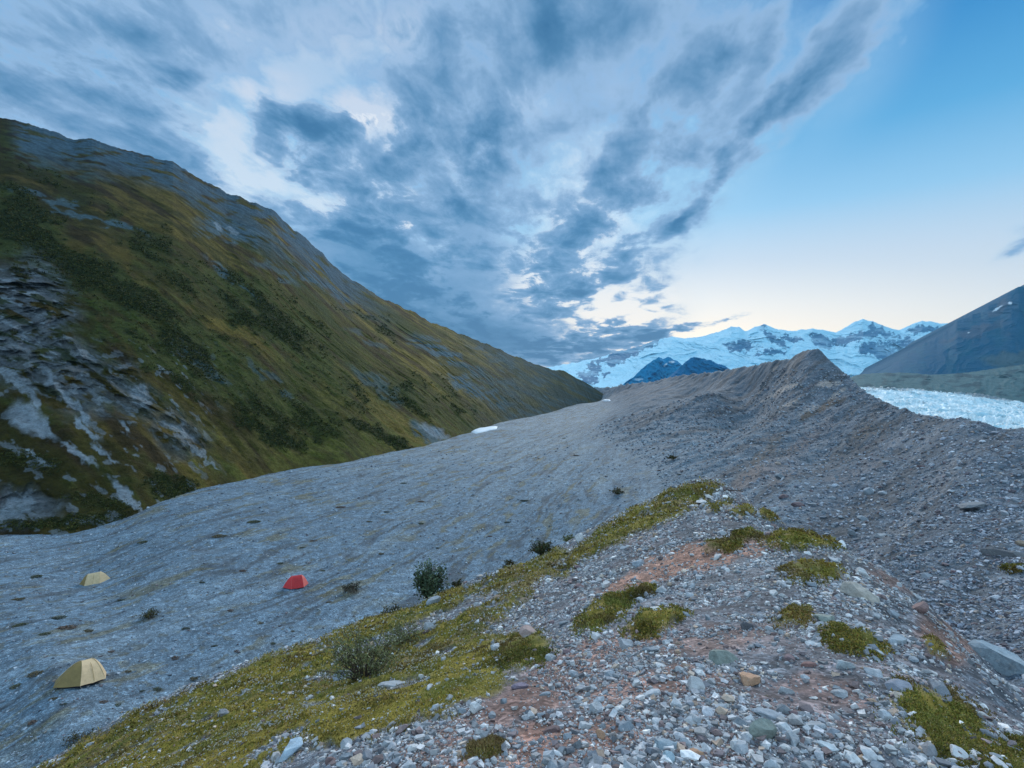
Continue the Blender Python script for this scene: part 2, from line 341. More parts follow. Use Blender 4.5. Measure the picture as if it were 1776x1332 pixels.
# ribs run down the moraine flank (fall line = across the valley)
fd = np.array([-0.80, -0.60]); fa = XX*fd[0]+YY*fd[1]; fc = XX*fd[1]-YY*fd[0]
big = sstep(20, 90, YY)
h += flank*(fbm(fc/9+fbm(fa/30, fc/14, 3, 41)*0.8, fa/45, 5, 31)*.7*big + fbm(fc/3.1, fa/8, 5, 33)*0.22 + fbm(XX/6, YY/6, 5, 36)*.5*big + fbm(XX/1.1, YY/1.1, 4, 35)*0.10*lod(1.5))
crestn = sstep(0.25, 0.0, np.abs(YY/crY-1))
h += crestn*(fbm(XX/8, YY/8, 4, 37)*0.0045*crY + fbm(XX/2.4, YY/2.4, 3, 38)*0.0016*crY)*sstep(40,60,YY)
right_slope = sstep(0.62, 0.75, U)*sstep(1.02,0.98,YY/crY)
h += right_slope*(fbm(XX/5.5, YY/5.5, 5, 43)*0.38*sstep(5,25,YY)+fbm(XX/1.3, YY/1.3, 5, 44)*0.10)
fr = sstep(0.95, 1.1, YY/crY)
h += fr*sstep(400,900,YY)*fbm(XX/300, YY/300, 6, 45)*12
ZB2 = ZB+h
hA = fbm(XX/3.2, YY/3.2, 5, 51)*0.16*sstep(1, 8, YY) + fbm(XX/0.7, YY/0.7, 4, 53)*0.035 + fbm(XX/0.16, YY/0.16, 3, 55)*0.011*lod(.2)
ZA2 = ZA+hA+fbm(XX/7, YY/7, 3, 57)*0.35*sstep(8, 22, YY)
ZG = smax(ZA2, ZB2, 0.8*sstep(5, 25, YY)+0.15)
onA = sstep(-0.4, 0.4, ZA2-ZB2)
PXg = U*F+CX; PYg = CY-ZG/YY*F
VG = np.stack([XX, YY, ZG], 2)
# normals of the ground for scattering
def gnormals():
    du = np.gradient(VG, axis=1); dv = np.gradient(VG, axis=0)
    n = np.cross(du, dv); n /= np.linalg.norm(n, axis=2, keepdims=True)+1e-12
    return n
NG = gnormals()
def gsample(u, v, G):
    """bilinear sample of grid G at lens tangent u and log distance v"""
    i = np.clip(np.searchsorted(us, u)-1, 0, NC-2); j = np.clip(np.searchsorted(vs, v)-1, 0, NR-2)
    fu = np.clip((u-us[i])/(us[i+1]-us[i]),0,1); fv = np.clip((v-vs[j])/(vs[j+1]-vs[j]),0,1)
    if G.ndim == 3: fu = fu[:,None]; fv = fv[:,None]
    return (G[j,i]*(1-fu)+G[j,i+1]*fu)*(1-fv)+(G[j+1,i]*(1-fu)+G[j+1,i+1]*fu)*fv
def ground_z(x, y):
    x = np.atleast_1d(np.asarray(x, float)); y = np.atleast_1d(np.asarray(y, float)); return gsample(x/y, np.log(y), ZG)
# first ground point met by the sight line through (px, py)
def hit(px, py, ymin=0.3, ymax=1e9):
    i = int(np.clip(np.searchsorted(us, (px-CX)/F), 1, NC-1)); s = CY-ZG[:,i]/YY[:,i]*F
    ok = np.where((s[:-1] > py) & (s[1:] <= py) & (YY[:-1,i] > ymin) & (YY[:-1,i] < ymax))[0]
    j = ok[0] if len(ok) else int(np.argmin(np.abs(s-py)+(YY[:,i] < ymin)*1e4))
    y = float(YY[j,i]); x = (px-CX)/F*y
    return x, y, float(ground_z(x, y)[0])

# --- vegetation, soil and stain zones of the near spur, laid out on the ground itself
def poly_mask(PX, PY, pts, soft=14, warpamp=14, seed=70, wscale=45):
    wx = fbm(PX/wscale, PY/wscale, 5, seed, 0.6)*warpamp; wy = fbm(PX/wscale+40, PY/wscale+7, 5, seed+9, 0.6)*warpamp
    X_ = PX+wx; Y_ = PY+wy; n = len(pts); inside = np.zeros(PX.shape, bool); dist = np.full(PX.shape, 1e9, np.float32)
    for k in range(n):
        x1, y1 = pts[k]; x2, y2 = pts[(k+1) % n]
        c = ((y1 > Y_) != (y2 > Y_)) & (X_ < (x2-x1)*(Y_-y1)/((y2-y1) or 1e-9)+x1); inside ^= c
        L2 = (x2-x1)**2+(y2-y1)**2; t = np.clip(((X_-x1)*(x2-x1)+(Y_-y1)*(y2-y1))/L2, 0, 1)
        np.minimum(dist, np.hypot(X_-x1-t*(x2-x1), Y_-y1-t*(y2-y1)), out=dist)
    return sstep(-soft, soft, np.where(inside, dist, -dist))
sel = (YY < 46) & (np.abs(U) < 2.61); rr = np.where(sel.any(1))[0]; r1 = rr[-1]+1
px_, py_ = PXg[:r1], PYg[:r1]
moss = poly_mask(px_, py_, [(-1200,1700),(-300,1500),(40,1345),(240,1236),(560,1104),(745,1035),(800,1015),(960,950),(1000,962),(930,1010),(820,1075),(850,1120),(880,1180),(850,1215),(700,1262),(600,1300),(520,1290),(430,1360),(300,1500),(-200,1900),(-1200,2200)], 12, 18)
moss = np.maximum(moss, poly_mask(px_, py_, [(955,1000),(1000,950),(1060,900),(1150,858),(1230,832),(1250,845),(1190,885),(1120,925),(1040,960),(960,1010)], 8, 12, 75))
moss = np.maximum(moss, 0.9*poly_mask(px_, py_, [(730,1140),(800,1050),(900,1010),(960,985),(900,1060),(830,1100),(900,1095),(950,1110),(900,1150)], 10, 16, 77))
CUSH = [(1395,942,70,14,3), (1408,995,55,17,2), (1275,943,50,12,-14), (1640,1262,110,52,32), (1745,1320,60,40,20), (1135,1080,52,20,-18), (1376,1075,36,17,0), (1475,1112,58,22,14), (1050,1062,60,22,-32), (1110,1030,28,10,-10),
        (1285,888,22,8,0), (1245,876,24,8,-8), (1345,897,34,8,6), (1620,1125,26,10,38), (840,1302,38,14,-20), (1755,990,18,9,0), (905,1135,50,26,-20)]
cush = blobmask(px_, py_, [(a,b,c,d,e,1.0) for a,b,c,d,e in CUSH], 9, 80, 30)
bare = blobmask(px_, py_, [(660,1115,95,10,-24,1),(780,1065,120,12,-24,1),(560,1180,20,8,0,.5),(700,1190,50,9,-15,.8),(480,1290,60,8,-30,.9)], 8, 83, 30)
moss = moss*(1-bare)*sstep(-0.62, -0.35, fbm(XX[:r1]/0.9, YY[:r1]/0.9, 4, 85))
cush = cush*sstep(-.45, .05, fbm(XX[:r1]/(.05*YY[:r1]+.03), YY[:r1]/(.05*YY[:r1]+.03), 4, 724)+cush*.45)
moss = np.maximum(moss, cush)
soil = blobmask(px_, py_, [(1230,962,120,24,-9,1),(1120,1000,90,16,-22,1),(1340,942,40,9,0,.8),(1040,1130,150,26,-18,.75),(940,1200,140,36,-22,.7),(760,1290,120,30,-28,.7),(1200,1115,160,26,-8,.45),(980,1290,190,50,-14,.85),(1130,1190,150,34,-8,.75),(860,1320,180,40,-20,.9),(1240,1290,90,30,0,.6),(1430,1200,110,30,10,.5),(1350,1240,200,40,10,.35),(1640,1110,60,36,36,.8),(1560,1010,60,20,30,.5)], 16, 87, 60)
MOSS = np.zeros_like(ZG); MOSS[:r1] = moss*onA[:r1]; SOIL = np.zeros_like(ZG); SOIL[:r1] = soil*onA[:r1]
# moss stands a little proud of the gravel
VG[:r1,:,2] += (moss*onA[:r1])*(0.03+0.05*np.clip(fbm(XX[:r1]/0.35, YY[:r1]/0.35, 4, 91)+.3, 0, 1))*np.clip(YY[:r1]/6, 0.35, 1.6)
VG[:r1,:,2] += cush*onA[:r1]*np.clip(YY[:r1]*.005, .012, .05)*(.6+.5*fbm(XX[:r1]/.2, YY[:r1]/.2, 4, 93))
ZG = VG[:,:,2]; NG = gnormals()
# --- albedo
n_big = fbm(XX/9, YY/9, 5, 101); n_mid = fbm(XX/1.7, YY/1.7, 5, 103); n_fine = fbm(XX/.35, YY/.35, 4, 105)*lod(.5)
grey = np.array([.168,.235,.285]); mauve = np.array([.195,.175,.18]); rust = np.array([.36,.20,.13]); dk = np.array([.12,.125,.13]); pale = np.array([.42,.43,.45])
def mixc(c, k, m): return c*(1-m[...,None]) + k*m[...,None]
col = np.broadcast_to(grey, ZG.shape+(3,)).astype(np.float32).copy()
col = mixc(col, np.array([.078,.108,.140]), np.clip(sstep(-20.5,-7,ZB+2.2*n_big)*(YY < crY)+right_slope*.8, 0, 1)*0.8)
col = mixc(col, mauve, sstep(.0, .5, n_big)*0.55*np.clip(onA+right_slope*.2, 0, 1))
col = mixc(col, mauve, onA*(.35+.5*sstep(-.2,.4,n_mid)))
# valley floor: darker damp channels, tan lichen strips, pale gravel bars
col = mixc(col, dk, floor*sstep(.62, .80, chan)*0.55)
wz = fbm(al/20, ac/12, 4, 110)*3; strip = fbm(al/13+3, (ac+wz)/1.5, 5, 111, .6); tanp = fbm(al/9, (ac+wz)/2.6, 5, 113, .6)
col = mixc(col, np.array([.09,.105,.115]), floor*sstep(.10, .42, strip)*0.75)
col = mixc(col, np.array([.19,.17,.10]), floor*sstep(.24, .48, tanp)*0.7)
col = mixc(col, np.array([.23,.30,.345]), floor*sstep(.05, .45, fbm(al/30, ac/5, 4, 115))*0.6)
lnz = ridged((al+wz*3)/22, (ac+wz*1.3)/3.6, 5, 116, .6); col = mixc(col, np.array([.075,.09,.10]), floor*sstep(.74,.90,lnz)*sstep(-.4,.1,fbm(XX/9,YY/9,3,118))*.85)
col = mixc(col, col*np.array([.70,.80,.88]), floor*sstep(160, 20, YY+XX*.8))  # near-left floor darkened, lens vignette put into the colour
spots = fbm(XX/1.1, YY/1.1, 3, 117); col = mixc(col, np.array([.10,.10,.06]), floor*sstep(.42, .55, spots)*0.5*lod(2))
# flank: dark rust ribs and pale bedding
rib = fbm(fc/5, fa/40, 5, 121); col = mixc(col, np.array([.075,.088,.10]), flank*sstep(.02,.35,rib)*0.8)
col = mixc(col, np.array([.185,.21,.235]), flank*sstep(.3,.5, fbm(fc/3.4, fa/30, 4, 123))*0.6)
GP = lambda L, wa=8, sd=130, ws=40: blobmask(PXg, PYg, L, wa, sd, ws)*(YY > 46)*(1-onA)
col = mixc(col, np.array([.36,.33,.30]), GP([(1362,675,26,5,-30,1),(1370,700,20,3,-28,.8),(1438,665,22,5,-12,.9),(1452,682,18,5,-30,.9),(1330,690,14,3,-32,.7),(1345,640,10,2,-30,.6),(1405,712,20,4,-30,.7)], 5)*.75)
col = mixc(col, np.array([.10,.075,.05]), GP([(1435,705,36,7,-30,1),(1400,722,18,6,-30,1),(1330,780,40,8,-38,.7),(1290,830,50,14,-35,.6),(1515,745,45,12,-24,.6)], 6, 133)*.75)
col = mixc(col, np.array([.17,.145,.14]), (blobmask(PXg, PYg, [(1300,832,70,16,-32,1),(1395,770,70,10,-38,.8),(1480,820,60,14,-20,.5),(1360,810,40,20,-35,.6)], 14, 135)*(1-onA)*(YY > 30))*.6)
col = mixc(col, rust, SOIL*blobmask(PXg, PYg, [(1230,962,130,30,-9,1),(1120,1000,100,24,-22,1)], 10)*0.8)
col = mixc(col, np.array([.29,.17,.13]), SOIL*0.95)
mossc = mixc(mixc(np.broadcast_to(np.array([.235,.185,.03]), col.shape), np.array([.115,.11,.022]), sstep(-.1,.5,n_mid)), np.array([.16,.12,.05]), sstep(.1,.5,n_big+n_fine*.5))
col = col*(1-MOSS[...,None])+mossc*MOSS[...,None]
col *= (1+0.22*n_mid+0.18*n_fine)[...,None]
col = np.clip(col, .01, .8)

def ground_build(t, b):
    P = t.node('ShaderNodeNewGeometry').outputs['Position']; c = attr(t, 'tone')
    d = t.node('ShaderNodeCameraData').outputs['View Distance'] if False else None
    v1 = t.vor(P, 38, out=1); v2 = t.vor(P, 9, out=1); v3 = t.vor(P, 2.2, out=1)
    g1 = t.node('ShaderNodeSeparateColor'); t.l.new(v1, g1.inputs[0]); g2 = t.node('ShaderNodeSeparateColor'); t.l.new(v2, g2.inputs[0]); g3 = t.node('ShaderNodeSeparateColor'); t.l.new(v3, g3.inputs[0])
    grav = t.m('SUBTRACT', 1.0, attr(t, 'moss', 2))
    k1 = t.m('MULTIPLY_ADD', t.m('POWER', g1.outputs[0], 2.0), 0.95, 0.62)
    k2 = t.m('MULTIPLY_ADD', t.m('POWER', g2.outputs[0], 2.5), 0.75, 0.78)
    k3 = t.m('MULTIPLY_ADD', t.m('POWER', g3.outputs[0], 3.0), 0.45, 0.88)
    kk = t.m('MULTIPLY', t.m('MULTIPLY', k1, k2), k3)
    fin = t.noise(P, 3.0, 6, 0.75)
    kk = t.m('MULTIPLY', kk, t.mr(fin, 0.25, 0.75, 0.72, 1.28, False))
    kk = t.m('ADD', t.m('MULTIPLY', t.m('SUBTRACT', kk, 1.0), t.m('MULTIPLY_ADD', grav, 0.8, 0.2)), 1.0)
    warm = t.mix(t.m('MULTIPLY', g2.outputs[1], 0.5), c, t.mix(1.0, c, (1.12, .93, .87, 1), 'MULTIPLY'))
    cc = t.mix(grav, c, warm)
    cm = t.node('ShaderNodeMix', data_type='RGBA', blend_type='MULTIPLY'); cm.inputs[0].default_value = 1.0
    t.l.new(cc, cm.inputs[6]); t.l.new(t.xyz(kk, kk, kk), cm.inputs[7])
    t.l.new(cm.outputs[2], b.inputs['Base Color'])
    e1 = t.vor(P, 38, out=0); e2 = t.vor(P, 9, out=0); e3 = t.vor(P, 2.2, out=0)
    n1 = bump(t, b, e1, -0.55, 0.018); n2 = bump(t, b, e2, -0.5, 0.06, n1)
    n3 = bump(t, b, e3, -0.45, 0.22, n2); bump(t, b, fin, 0.35, 0.12, n3)
M_ground = surf_mat('gravel', ground_build, 0.92, 0.2)

def ground_piece(name, fm):
    fi = grid_faces(NR, NC, fm); used = np.unique(fi); rm = np.full(NR*NC, -1, np.int32); rm[used] = np.arange(len(used))
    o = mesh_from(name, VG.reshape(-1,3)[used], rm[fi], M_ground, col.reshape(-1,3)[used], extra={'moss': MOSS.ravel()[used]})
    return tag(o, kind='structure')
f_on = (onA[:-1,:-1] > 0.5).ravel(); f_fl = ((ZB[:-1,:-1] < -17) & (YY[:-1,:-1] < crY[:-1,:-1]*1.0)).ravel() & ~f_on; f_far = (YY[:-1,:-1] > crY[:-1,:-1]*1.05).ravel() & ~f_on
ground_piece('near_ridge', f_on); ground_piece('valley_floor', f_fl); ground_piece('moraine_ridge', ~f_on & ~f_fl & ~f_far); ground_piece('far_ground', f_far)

# ------------------------------------------------------------------ left mountainside
HB = [(-1112,1177,34.4),(-392,1017,50.1),(0,928,67),(120,905,71),(240,882,78),(300,866,85),(420,835,100),(530,812,118),(600,800,125),(740,768,165),(830,748,215),(900,727,285),(960,714,370),(1010,702,470),(1056,693,560)]
HC = [(-1112,-330,170),(-392,30,215),(-200,110,250),(0,205,300),(22,206,302),(60,218,305),(130,240,310),(165,243,312),(205,255,318),(225,262,320),(300,281,325),(340,303,330),(371,322,335),(394,336,337),(446,352,340),(470,364,345),(508,396,350),(530,414,352),(560,442,356),(597,478,360),(631,499,366),(694,532,375),(760,563,385),(806,582,395),(850,600,408),(893,618,425),(949,639,455),(977,643,475),(987,649,485),(1022,667,525),(1056,690,565)]
nu, nt = 1500, 900
hp = np.concatenate([np.linspace(-1112, -60, 220)[:-1], np.linspace(-60, 1056, nu-219)])
tt = np.concatenate([np.linspace(-0.06, 1, nt-60)[:-1], np.linspace(1, 1.25, 61)])
HPX, HT = np.meshgrid(hp, tt)
yb = np.interp(HPX, [p[0] for p in HB], [p[1] for p in HB]); Yb = np.interp(HPX, [p[0] for p in HB], [p[2] for p in HB])
yc = np.interp(HPX, [p[0] for p in HC], [p[1] for p in HC]); Yc = np.interp(HPX, [p[0] for p in HC], [p[2] for p in HC])
def smooth_row(a, k=25):
    w_ = np.hanning(k); w_ /= w_.sum(); p = np.pad(a[0], k//2, mode='reflect', reflect_type='odd'); return np.broadcast_to(np.convolve(p, w_, 'valid'), a.shape)
yb, Yb, Yc = smooth_row(yb, 61), smooth_row(Yb, 61), smooth_row(Yc, 61); yc = smooth_row(yc, 9)
ycn = (fbm(HPX/26, HPX*0, 4, 201)*4 + fbm(HPX/9, HPX*0, 3, 203)*.5)*sstep(1056, 900, HPX)
Tc = np.minimum(HT, 1.0)
HPY = yb+(yc-yb)*Tc+ycn*Tc**50
HY = 1/((1-Tc)/Yb+Tc/Yc)
# valley-wise and slope-wise coordinates
def hill_xyz(PXq, PYq, Yq): return (PXq-CX)/F*Yq, Yq, -(PYq-CY)/F*Yq
hx, hy, hz = hill_xyz(HPX, HPY, HY)
ha = hx*.36+hy*.93; hs = (hy*.36-hx*.93)                 # along the valley, up the slope
wq = fbm(ha/60, hs/60, 3, 210)
gul = ridged(ha/52+wq*.5, hs/240, 5, 211, .55); rib2 = fbm(ha/14+wq, hs/70, 5, 213); fine = fbm(ha/3, hs/8, 4, 215)
strata = fbm(ha/90, (hz-ha*.05)/4.0, 3, 217)
fade = sstep(0, .07, Tc)*sstep(1.0, .90, Tc)
rockz = blobmask(HPX, HPY, [(20,560,95,120,35,1),(95,640,110,60,38,.9),(200,670,90,40,38,.8),(300,750,60,40,30,.6),(40,880,70,34,0,.9)], 20, 219, 60)
Hd = fade*((gul-.5)*.012 + rib2*.003 + fbm(ha/22,hs/22,5,216)*.008 + fine*.003*sstep(1.0,.6,Tc)) + fade*rockz*(ridged(ha/13+wq, hs/17, 6, 221)-.5)*.05
hummock = fbm(ha/4.2, hs/3.6, 4, 223)
Hd = Hd*(.25+.75*sstep(1000,720,HPX)); Hs = 1-Hd
drp = np.maximum(HT-1, 0)
hx2, hy2, hz2 = hx*Hs, hy*Hs, hz*Hs
hz2 = hz2 + fade*hummock*.35*sstep(.9,.2,Tc)
hx2 = hx2 - drp*400*.93; hy2 = hy2+drp*400*.36; hz2 = hz2 - drp*180
PX2, PY2 = HPX, HPY
HM = lambda L, wa=16, sd=230, ws=50: blobmask(HPX, HPY, L, wa, sd, ws)
olive = np.array([.070,.062,.014]); gold = np.array([.165,.120,.028]); green = np.array([.040,.052,.011]); dgreen = np.array([.016,.024,.006]); scree = np.array([.062,.112,.14]); cliff = np.array([.11,.135,.15]); palerk = np.array([.22,.27,.31]); brown = np.array([.045,.030,.014])
hc = np.broadcast_to(olive, HPX.shape+(3,)).astype(np.float32).copy()
s1 = fbm(ha/20+wq, hs/90, 5, 231); s2 = fbm(ha/8, hs/50, 5, 233); s3 = fbm(ha/45, hs/120, 4, 235); s4 = fbm(ha/3.2, hs/9, 5, 237)
hc = mixc(hc, gold, sstep(-.15,.45,s1+.3*s4)*.75)
hc = mixc(hc, brown, sstep(.0,.35,s2)*.75)
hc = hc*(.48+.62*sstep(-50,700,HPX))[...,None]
hc = mixc(hc, green, sstep(.05,.45,s3+.5*s4)*.65)
lowg = sstep(.34,.05,Tc)*sstep(250,500,HPX)*sstep(900,700,HPX); hc = mixc(hc, np.array([.10,.105,.02]), lowg*.55*sstep(-.4,.3,s4+s2))
# dark green shrub bands running down the slope
band = HM([(60,430,170,45,30,1),(200,510,190,50,32,1),(330,590,150,45,34,1),(20,360,90,40,30,.9),(430,520,130,36,28,.9),(470,570,110,26,36,.9),(300,470,110,25,30,.7),(560,640,90,22,38,.8),(240,590,190,30,36,1),(420,690,120,26,38,.9),(530,720,80,22,32,.6),(120,330,110,16,26,.4),(250,400,120,16,28,.5),(700,690,60,14,30,.6),(780,690,60,10,32,.5),(640,560,60,10,28,.5)], 26, 239, 55)
sb = fbm(ha/13, hs/26, 5, 241)
hc = mixc(hc, green*1.1, band*.9*sstep(-.5,.1,s4+s2+.3))
hc = mixc(hc, dgreen, band*sstep(-.12,.22,sb+.35*s4)*.95)
dsp = HM([(490,765,42,14,22,1),(440,740,40,12,26,.9),(300,846,46,22,8,1),(680,765,34,8,20,1),(640,742,50,9,22,.9),(700,700,30,8,25,.6),(120,905,120,10,-5,.8),(50,800,60,15,10,.4),(170,870,60,14,10,.5)], 9, 243, 25)
hc = mixc(hc, dgreen*1.1, dsp*.95)
SHRUB = np.clip(np.maximum(dsp, band*sstep(-.05,.25,sb)), 0, 1)
# scree, ledges and cliffs
sc = HM([(130,365,120,10,20,.8),(180,385,80,10,18,.9),(390,400,60,18,16,.9),(480,470,50,10,30,.6),(400,480,60,8,38,.7),(570,500,60,9,30,.8),(640,590,40,8,30,.5),(760,610,60,16,28,1),(740,590,30,10,20,.8),(850,690,110,14,28,1),(900,680,80,14,24,.8),(820,640,70,10,30,.8),(860,620,60,9,20,.7),(740,755,34,14,25,.9),(600,470,40,9,38,.9),(360,640,70,9,36,.45),(650,665,60,12,34,.5),(470,660,60,9,40,.5),(940,680,90,16,22,.7)], 12, 245, 35)
hc = mixc(hc, scree, sc*sstep(-.35,.1,s4+strata*.8)*.9)
crag = sstep(yc+84+46*s3+14*s4, yc+10+30*s3, HPY)*sstep(1.0,.2, sstep(60,0,HPX))*sstep(720,560,HPX) + .55*sstep(yc+30,yc+5,HPY)*sstep(700,1000,HPX)
hc = mixc(hc, np.array([.050,.098,.138]), np.clip(crag, 0, 1)*sstep(-.55,.05,fbm(ha/16,hs/14,5,248)+.3*s4)*.9)
hc = mixc(hc, np.array([.09,.10,.10]), sstep(.15,.5, fbm(ha/30, hs/14, 5, 247))*sstep(760,980,HPX)*.6)
bl = .7*HM([(378,393,4,9,-20,1),(402,400,12,4,15,.8),(412,406,4,5,0,.8)], 5, 249, 12); hc = mixc(hc, palerk, bl)
# lower left: broken grey outcrop with pale scree runs
hc = mixc(hc, np.array([.10,.118,.135]), rockz*sstep(-.55,-.1,s4+fbm(ha/5, hz/3, 5, 251))*.9)
hc = mixc(hc, dgreen*1.3, rockz*sstep(.12,.4,fbm(ha/4, hz/4, 5, 253))*.85)
hc = mixc(hc, palerk*.9, rockz*sstep(.22,.5,fbm(ha/2.6, hz/2.2, 5, 255))*.8)
runs = HM([(45,725,34,26,25,1),(75,745,30,10,30,1),(20,655,60,7,24,1),(55,690,28,7,55,1),(95,665,34,6,50,1),(130,705,46,7,48,1),(150,745,30,6,42,1),(180,785,30,5,45,1),(130,785,40,7,36,1),(60,790,34,5,30,.9),(215,855,34,9,48,1),(235,878,22,7,40,1),(220,745,22,5,42,.9),(310,745,30,9,30,.7),(30,880,40,14,-10,.8),(140,905,30,7,-8,.7),(85,655,10,20,-20,.7),(350,790,40,3,38,.6),(240,680,18,12,0,.8)], 9, 257, 22)
hc = mixc(hc, palerk, runs*sstep(-.75,-.3,s4)*.92)
hc = mixc(hc, palerk*.9, HM([(755,750,34,10,28,.9)], 6, 259, 15)*.8)
hc = mixc(hc, palerk*.8, sstep(.34,.5,fbm(ha/2.2, hs/4, 4, 261))*sstep(420,300,HPX)*sstep(560,640,HPY)*.55)
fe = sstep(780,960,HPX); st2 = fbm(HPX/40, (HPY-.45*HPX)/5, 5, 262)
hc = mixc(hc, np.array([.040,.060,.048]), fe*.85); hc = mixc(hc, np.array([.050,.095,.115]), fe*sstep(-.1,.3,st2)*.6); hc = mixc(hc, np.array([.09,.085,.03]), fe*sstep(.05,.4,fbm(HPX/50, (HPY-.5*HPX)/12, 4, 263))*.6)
hc *= (1+.30*s4+.2*fine)[...,None]; hc = np.clip(hc, .004, .6)
def hill_build(t, b):
    P = t.node('ShaderNodeNewGeometry').outputs['Position']; c = attr(t, 'tone')
    f1 = t.noise(P, 0.9, 7, 0.72); f2 = t.noise(P, 3.5, 4, 0.7)
    k = t.m('MULTIPLY', t.mr(f1, .28, .72, .55, 1.45, False), t.mr(f2, .3, .7, .8, 1.2, False))
    t.l.new(t.mix(1.0, c, t.xyz(k, k, k), 'MULTIPLY'), b.inputs['Base Color'])
    n1 = bump(t, b, f2, .7, .25); bump(t, b, f1, .8, 1.2, n1)
M_hill = surf_mat('mountainside', hill_build, .95, .1)
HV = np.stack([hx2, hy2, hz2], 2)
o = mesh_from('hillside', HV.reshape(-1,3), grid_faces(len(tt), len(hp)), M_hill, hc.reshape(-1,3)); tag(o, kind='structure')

# ------------------------------------------------------------------ far mountains
def pxy(pairs, x): return np.interp(x, [p[0] for p in pairs], [p[1] for p in pairs])
def range_mesh(name, crest, base, Yc_, Yb_, relief, freq, colfn, mat, n=(700, 260), seed=300, jag=2.0, back=True):
    x0, x1 = crest[0][0], crest[-1][0]
    q = np.linspace(x0, x1, n[0]); t = np.concatenate([np.linspace(0, 1, n[1]), np.linspace(1, 1.3, 12)[1:]])
    Q, T = np.meshgrid(q, t); T1 = np.minimum(T, 1)
    c_ = pxy(crest, Q); b_ = pxy(base, Q); y_ = b_+(c_-b_)*T1+fbm(Q/14, Q*0, 5, seed, .6)*jag*T1**14
    Yq = 1/((1-T1)/Yb_+T1/Yc_)
    X_ = (Q-CX)/F*Yq; Z_ = -(y_-CY)/F*Yq
    Am = (Q-x0)/F*Yb_; r = ridged(Am/freq+fbm(Am/freq*1.3, Z_/freq*1.6, 4, seed+3)*.55+Z_/freq*.35, Z_/freq*.55, 7, seed+5, .55); s = 1-(r-.45)*relief*sstep(0,.08,T1)*sstep(1,.93,T1)
    dz = np.maximum(T-1, 0)
    V_ = np.stack([X_*s, Yq*s+dz*2500, Z_*s-dz*900], 2)
    g = np.gradient(r, axis=0); g2 = np.gradient(r, axis=1)
    cc_ = colfn(Q, y_, T1, r, g, g2, X_, Z_)
    return tag(mesh_from(name, V_.reshape(-1,3), grid_faces(len(t), len(q)), mat, cc_.reshape(-1,3)), kind='structure')
def far_build(t, b):
    P = t.node('ShaderNodeNewGeometry').outputs['Position']; c = attr(t, 'tone')
    f1 = t.noise(P, 0.02, 8, 0.7); k = t.mr(f1, .3, .7, .85, 1.15, False)
    t.l.new(t.mix(1.0, c, t.xyz(k, k, k), 'MULTIPLY'), b.inputs['Base Color']); bump(t, b, f1, .5, 12)
M_far = surf_mat('far_mountain', far_build, .9, .1)
SN = [(860,660),(925,641),(980,632),(1040,620),(1075,609),(1110,600),(1140,589),(1165,584),(1190,587),(1220,583),(1250,574),(1268,567),(1282,567),(1292,574),(1325,562),(1345,570),(1370,574),(1410,570),(1430,572),(1450,577),(1470,566),(1482,558),(1497,553),(1515,558),(1535,566),(1560,573),(1580,563),(1600,556),(1630,560),(1655,562),(1700,552),(1776,540),(1900,545),(2100,560)]
SB = [(860,690),(1400,690),(2100,690)]
def snow_col(Q, y_, T1, r, g, g2, X_, Z_):
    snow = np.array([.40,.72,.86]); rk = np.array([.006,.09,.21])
    c = np.broadcast_to(snow, Q.shape+(3,)).astype(np.float32).copy()
    rocks = blobmask(Q, y_, [(1085,612,40,12,-25,1),(1065,628,16,9,-20,.9),(1130,595,24,6,-30,.9),(1030,640,14,14,-40,.8),(1055,622,30,5,-15,.7),(1020,655,22,9,20,.9),(1052,650,8,4,0,1),(1285,600,24,11,-10,.9),(1262,598,10,6,0,.7),
       (1345,590,26,6,30,.8),(1375,588,24,5,10,.8),(1425,592,26,12,30,.9),(1470,588,34,9,-15,.9),(1500,580,30,8,-10,.8),(1525,575,24,8,25,.9),(1550,582,16,5,10,.5),(1600,572,26,9,0,1),(1630,575,20,7,15,.9),(1525,610,40,14,15,1),(1545,600,40,12,-5,.6),(1580,600,30,14,20,.8),(1345,610,22,4,5,.9),(1318,615,12,3,0,.8),(1500,600,16,5,-20,.8),(1325,572,7,12,-20,.5),(1310,600,12,20,-45,.3)], 6, 320, 12)
    n = fbm(Q/6, y_/3.4, 6, 322, .72)
    c = mixc(c, rk, sstep(.18,.42, rocks*.60+n*.42)*.95)
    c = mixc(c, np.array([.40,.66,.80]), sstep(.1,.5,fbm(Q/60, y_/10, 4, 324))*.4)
    return c
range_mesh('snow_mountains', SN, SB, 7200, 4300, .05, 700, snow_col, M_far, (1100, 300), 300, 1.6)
def dark_col(a, b_):  # blue of distant haze put into the rock colour itself
    def f(Q, y_, T1, r, g, g2, X_, Z_):
        c = np.broadcast_to(np.array(a), Q.shape+(3,)).astype(np.float32).copy()
        return mixc(c, np.array(b_), sstep(-.1,.5,fbm(Q/26, y_/30, 5, 330)))
    return f
def dcol1(Q, y_, T1, r, g, g2, X_, Z_):
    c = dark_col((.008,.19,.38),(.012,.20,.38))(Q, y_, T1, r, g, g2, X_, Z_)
    return mixc(c, np.array([.5,.62,.7]), blobmask(Q, y_, [(1165,628,5,2,0,1),(1154,633,4,2,-40,1),(1108,658,8,2,0,.7)], 1, 331, 5))
range_mesh('dark_peaks', [(1060,700),(1080,668),(1100,652),(1120,634),(1142,619),(1150,622),(1160,619),(1175,626),(1190,640),(1230,700)], [(1060,705),(1230,705)], 2600, 2300, .035, 160, dcol1, M_far, (200, 110), 340, 2.0)
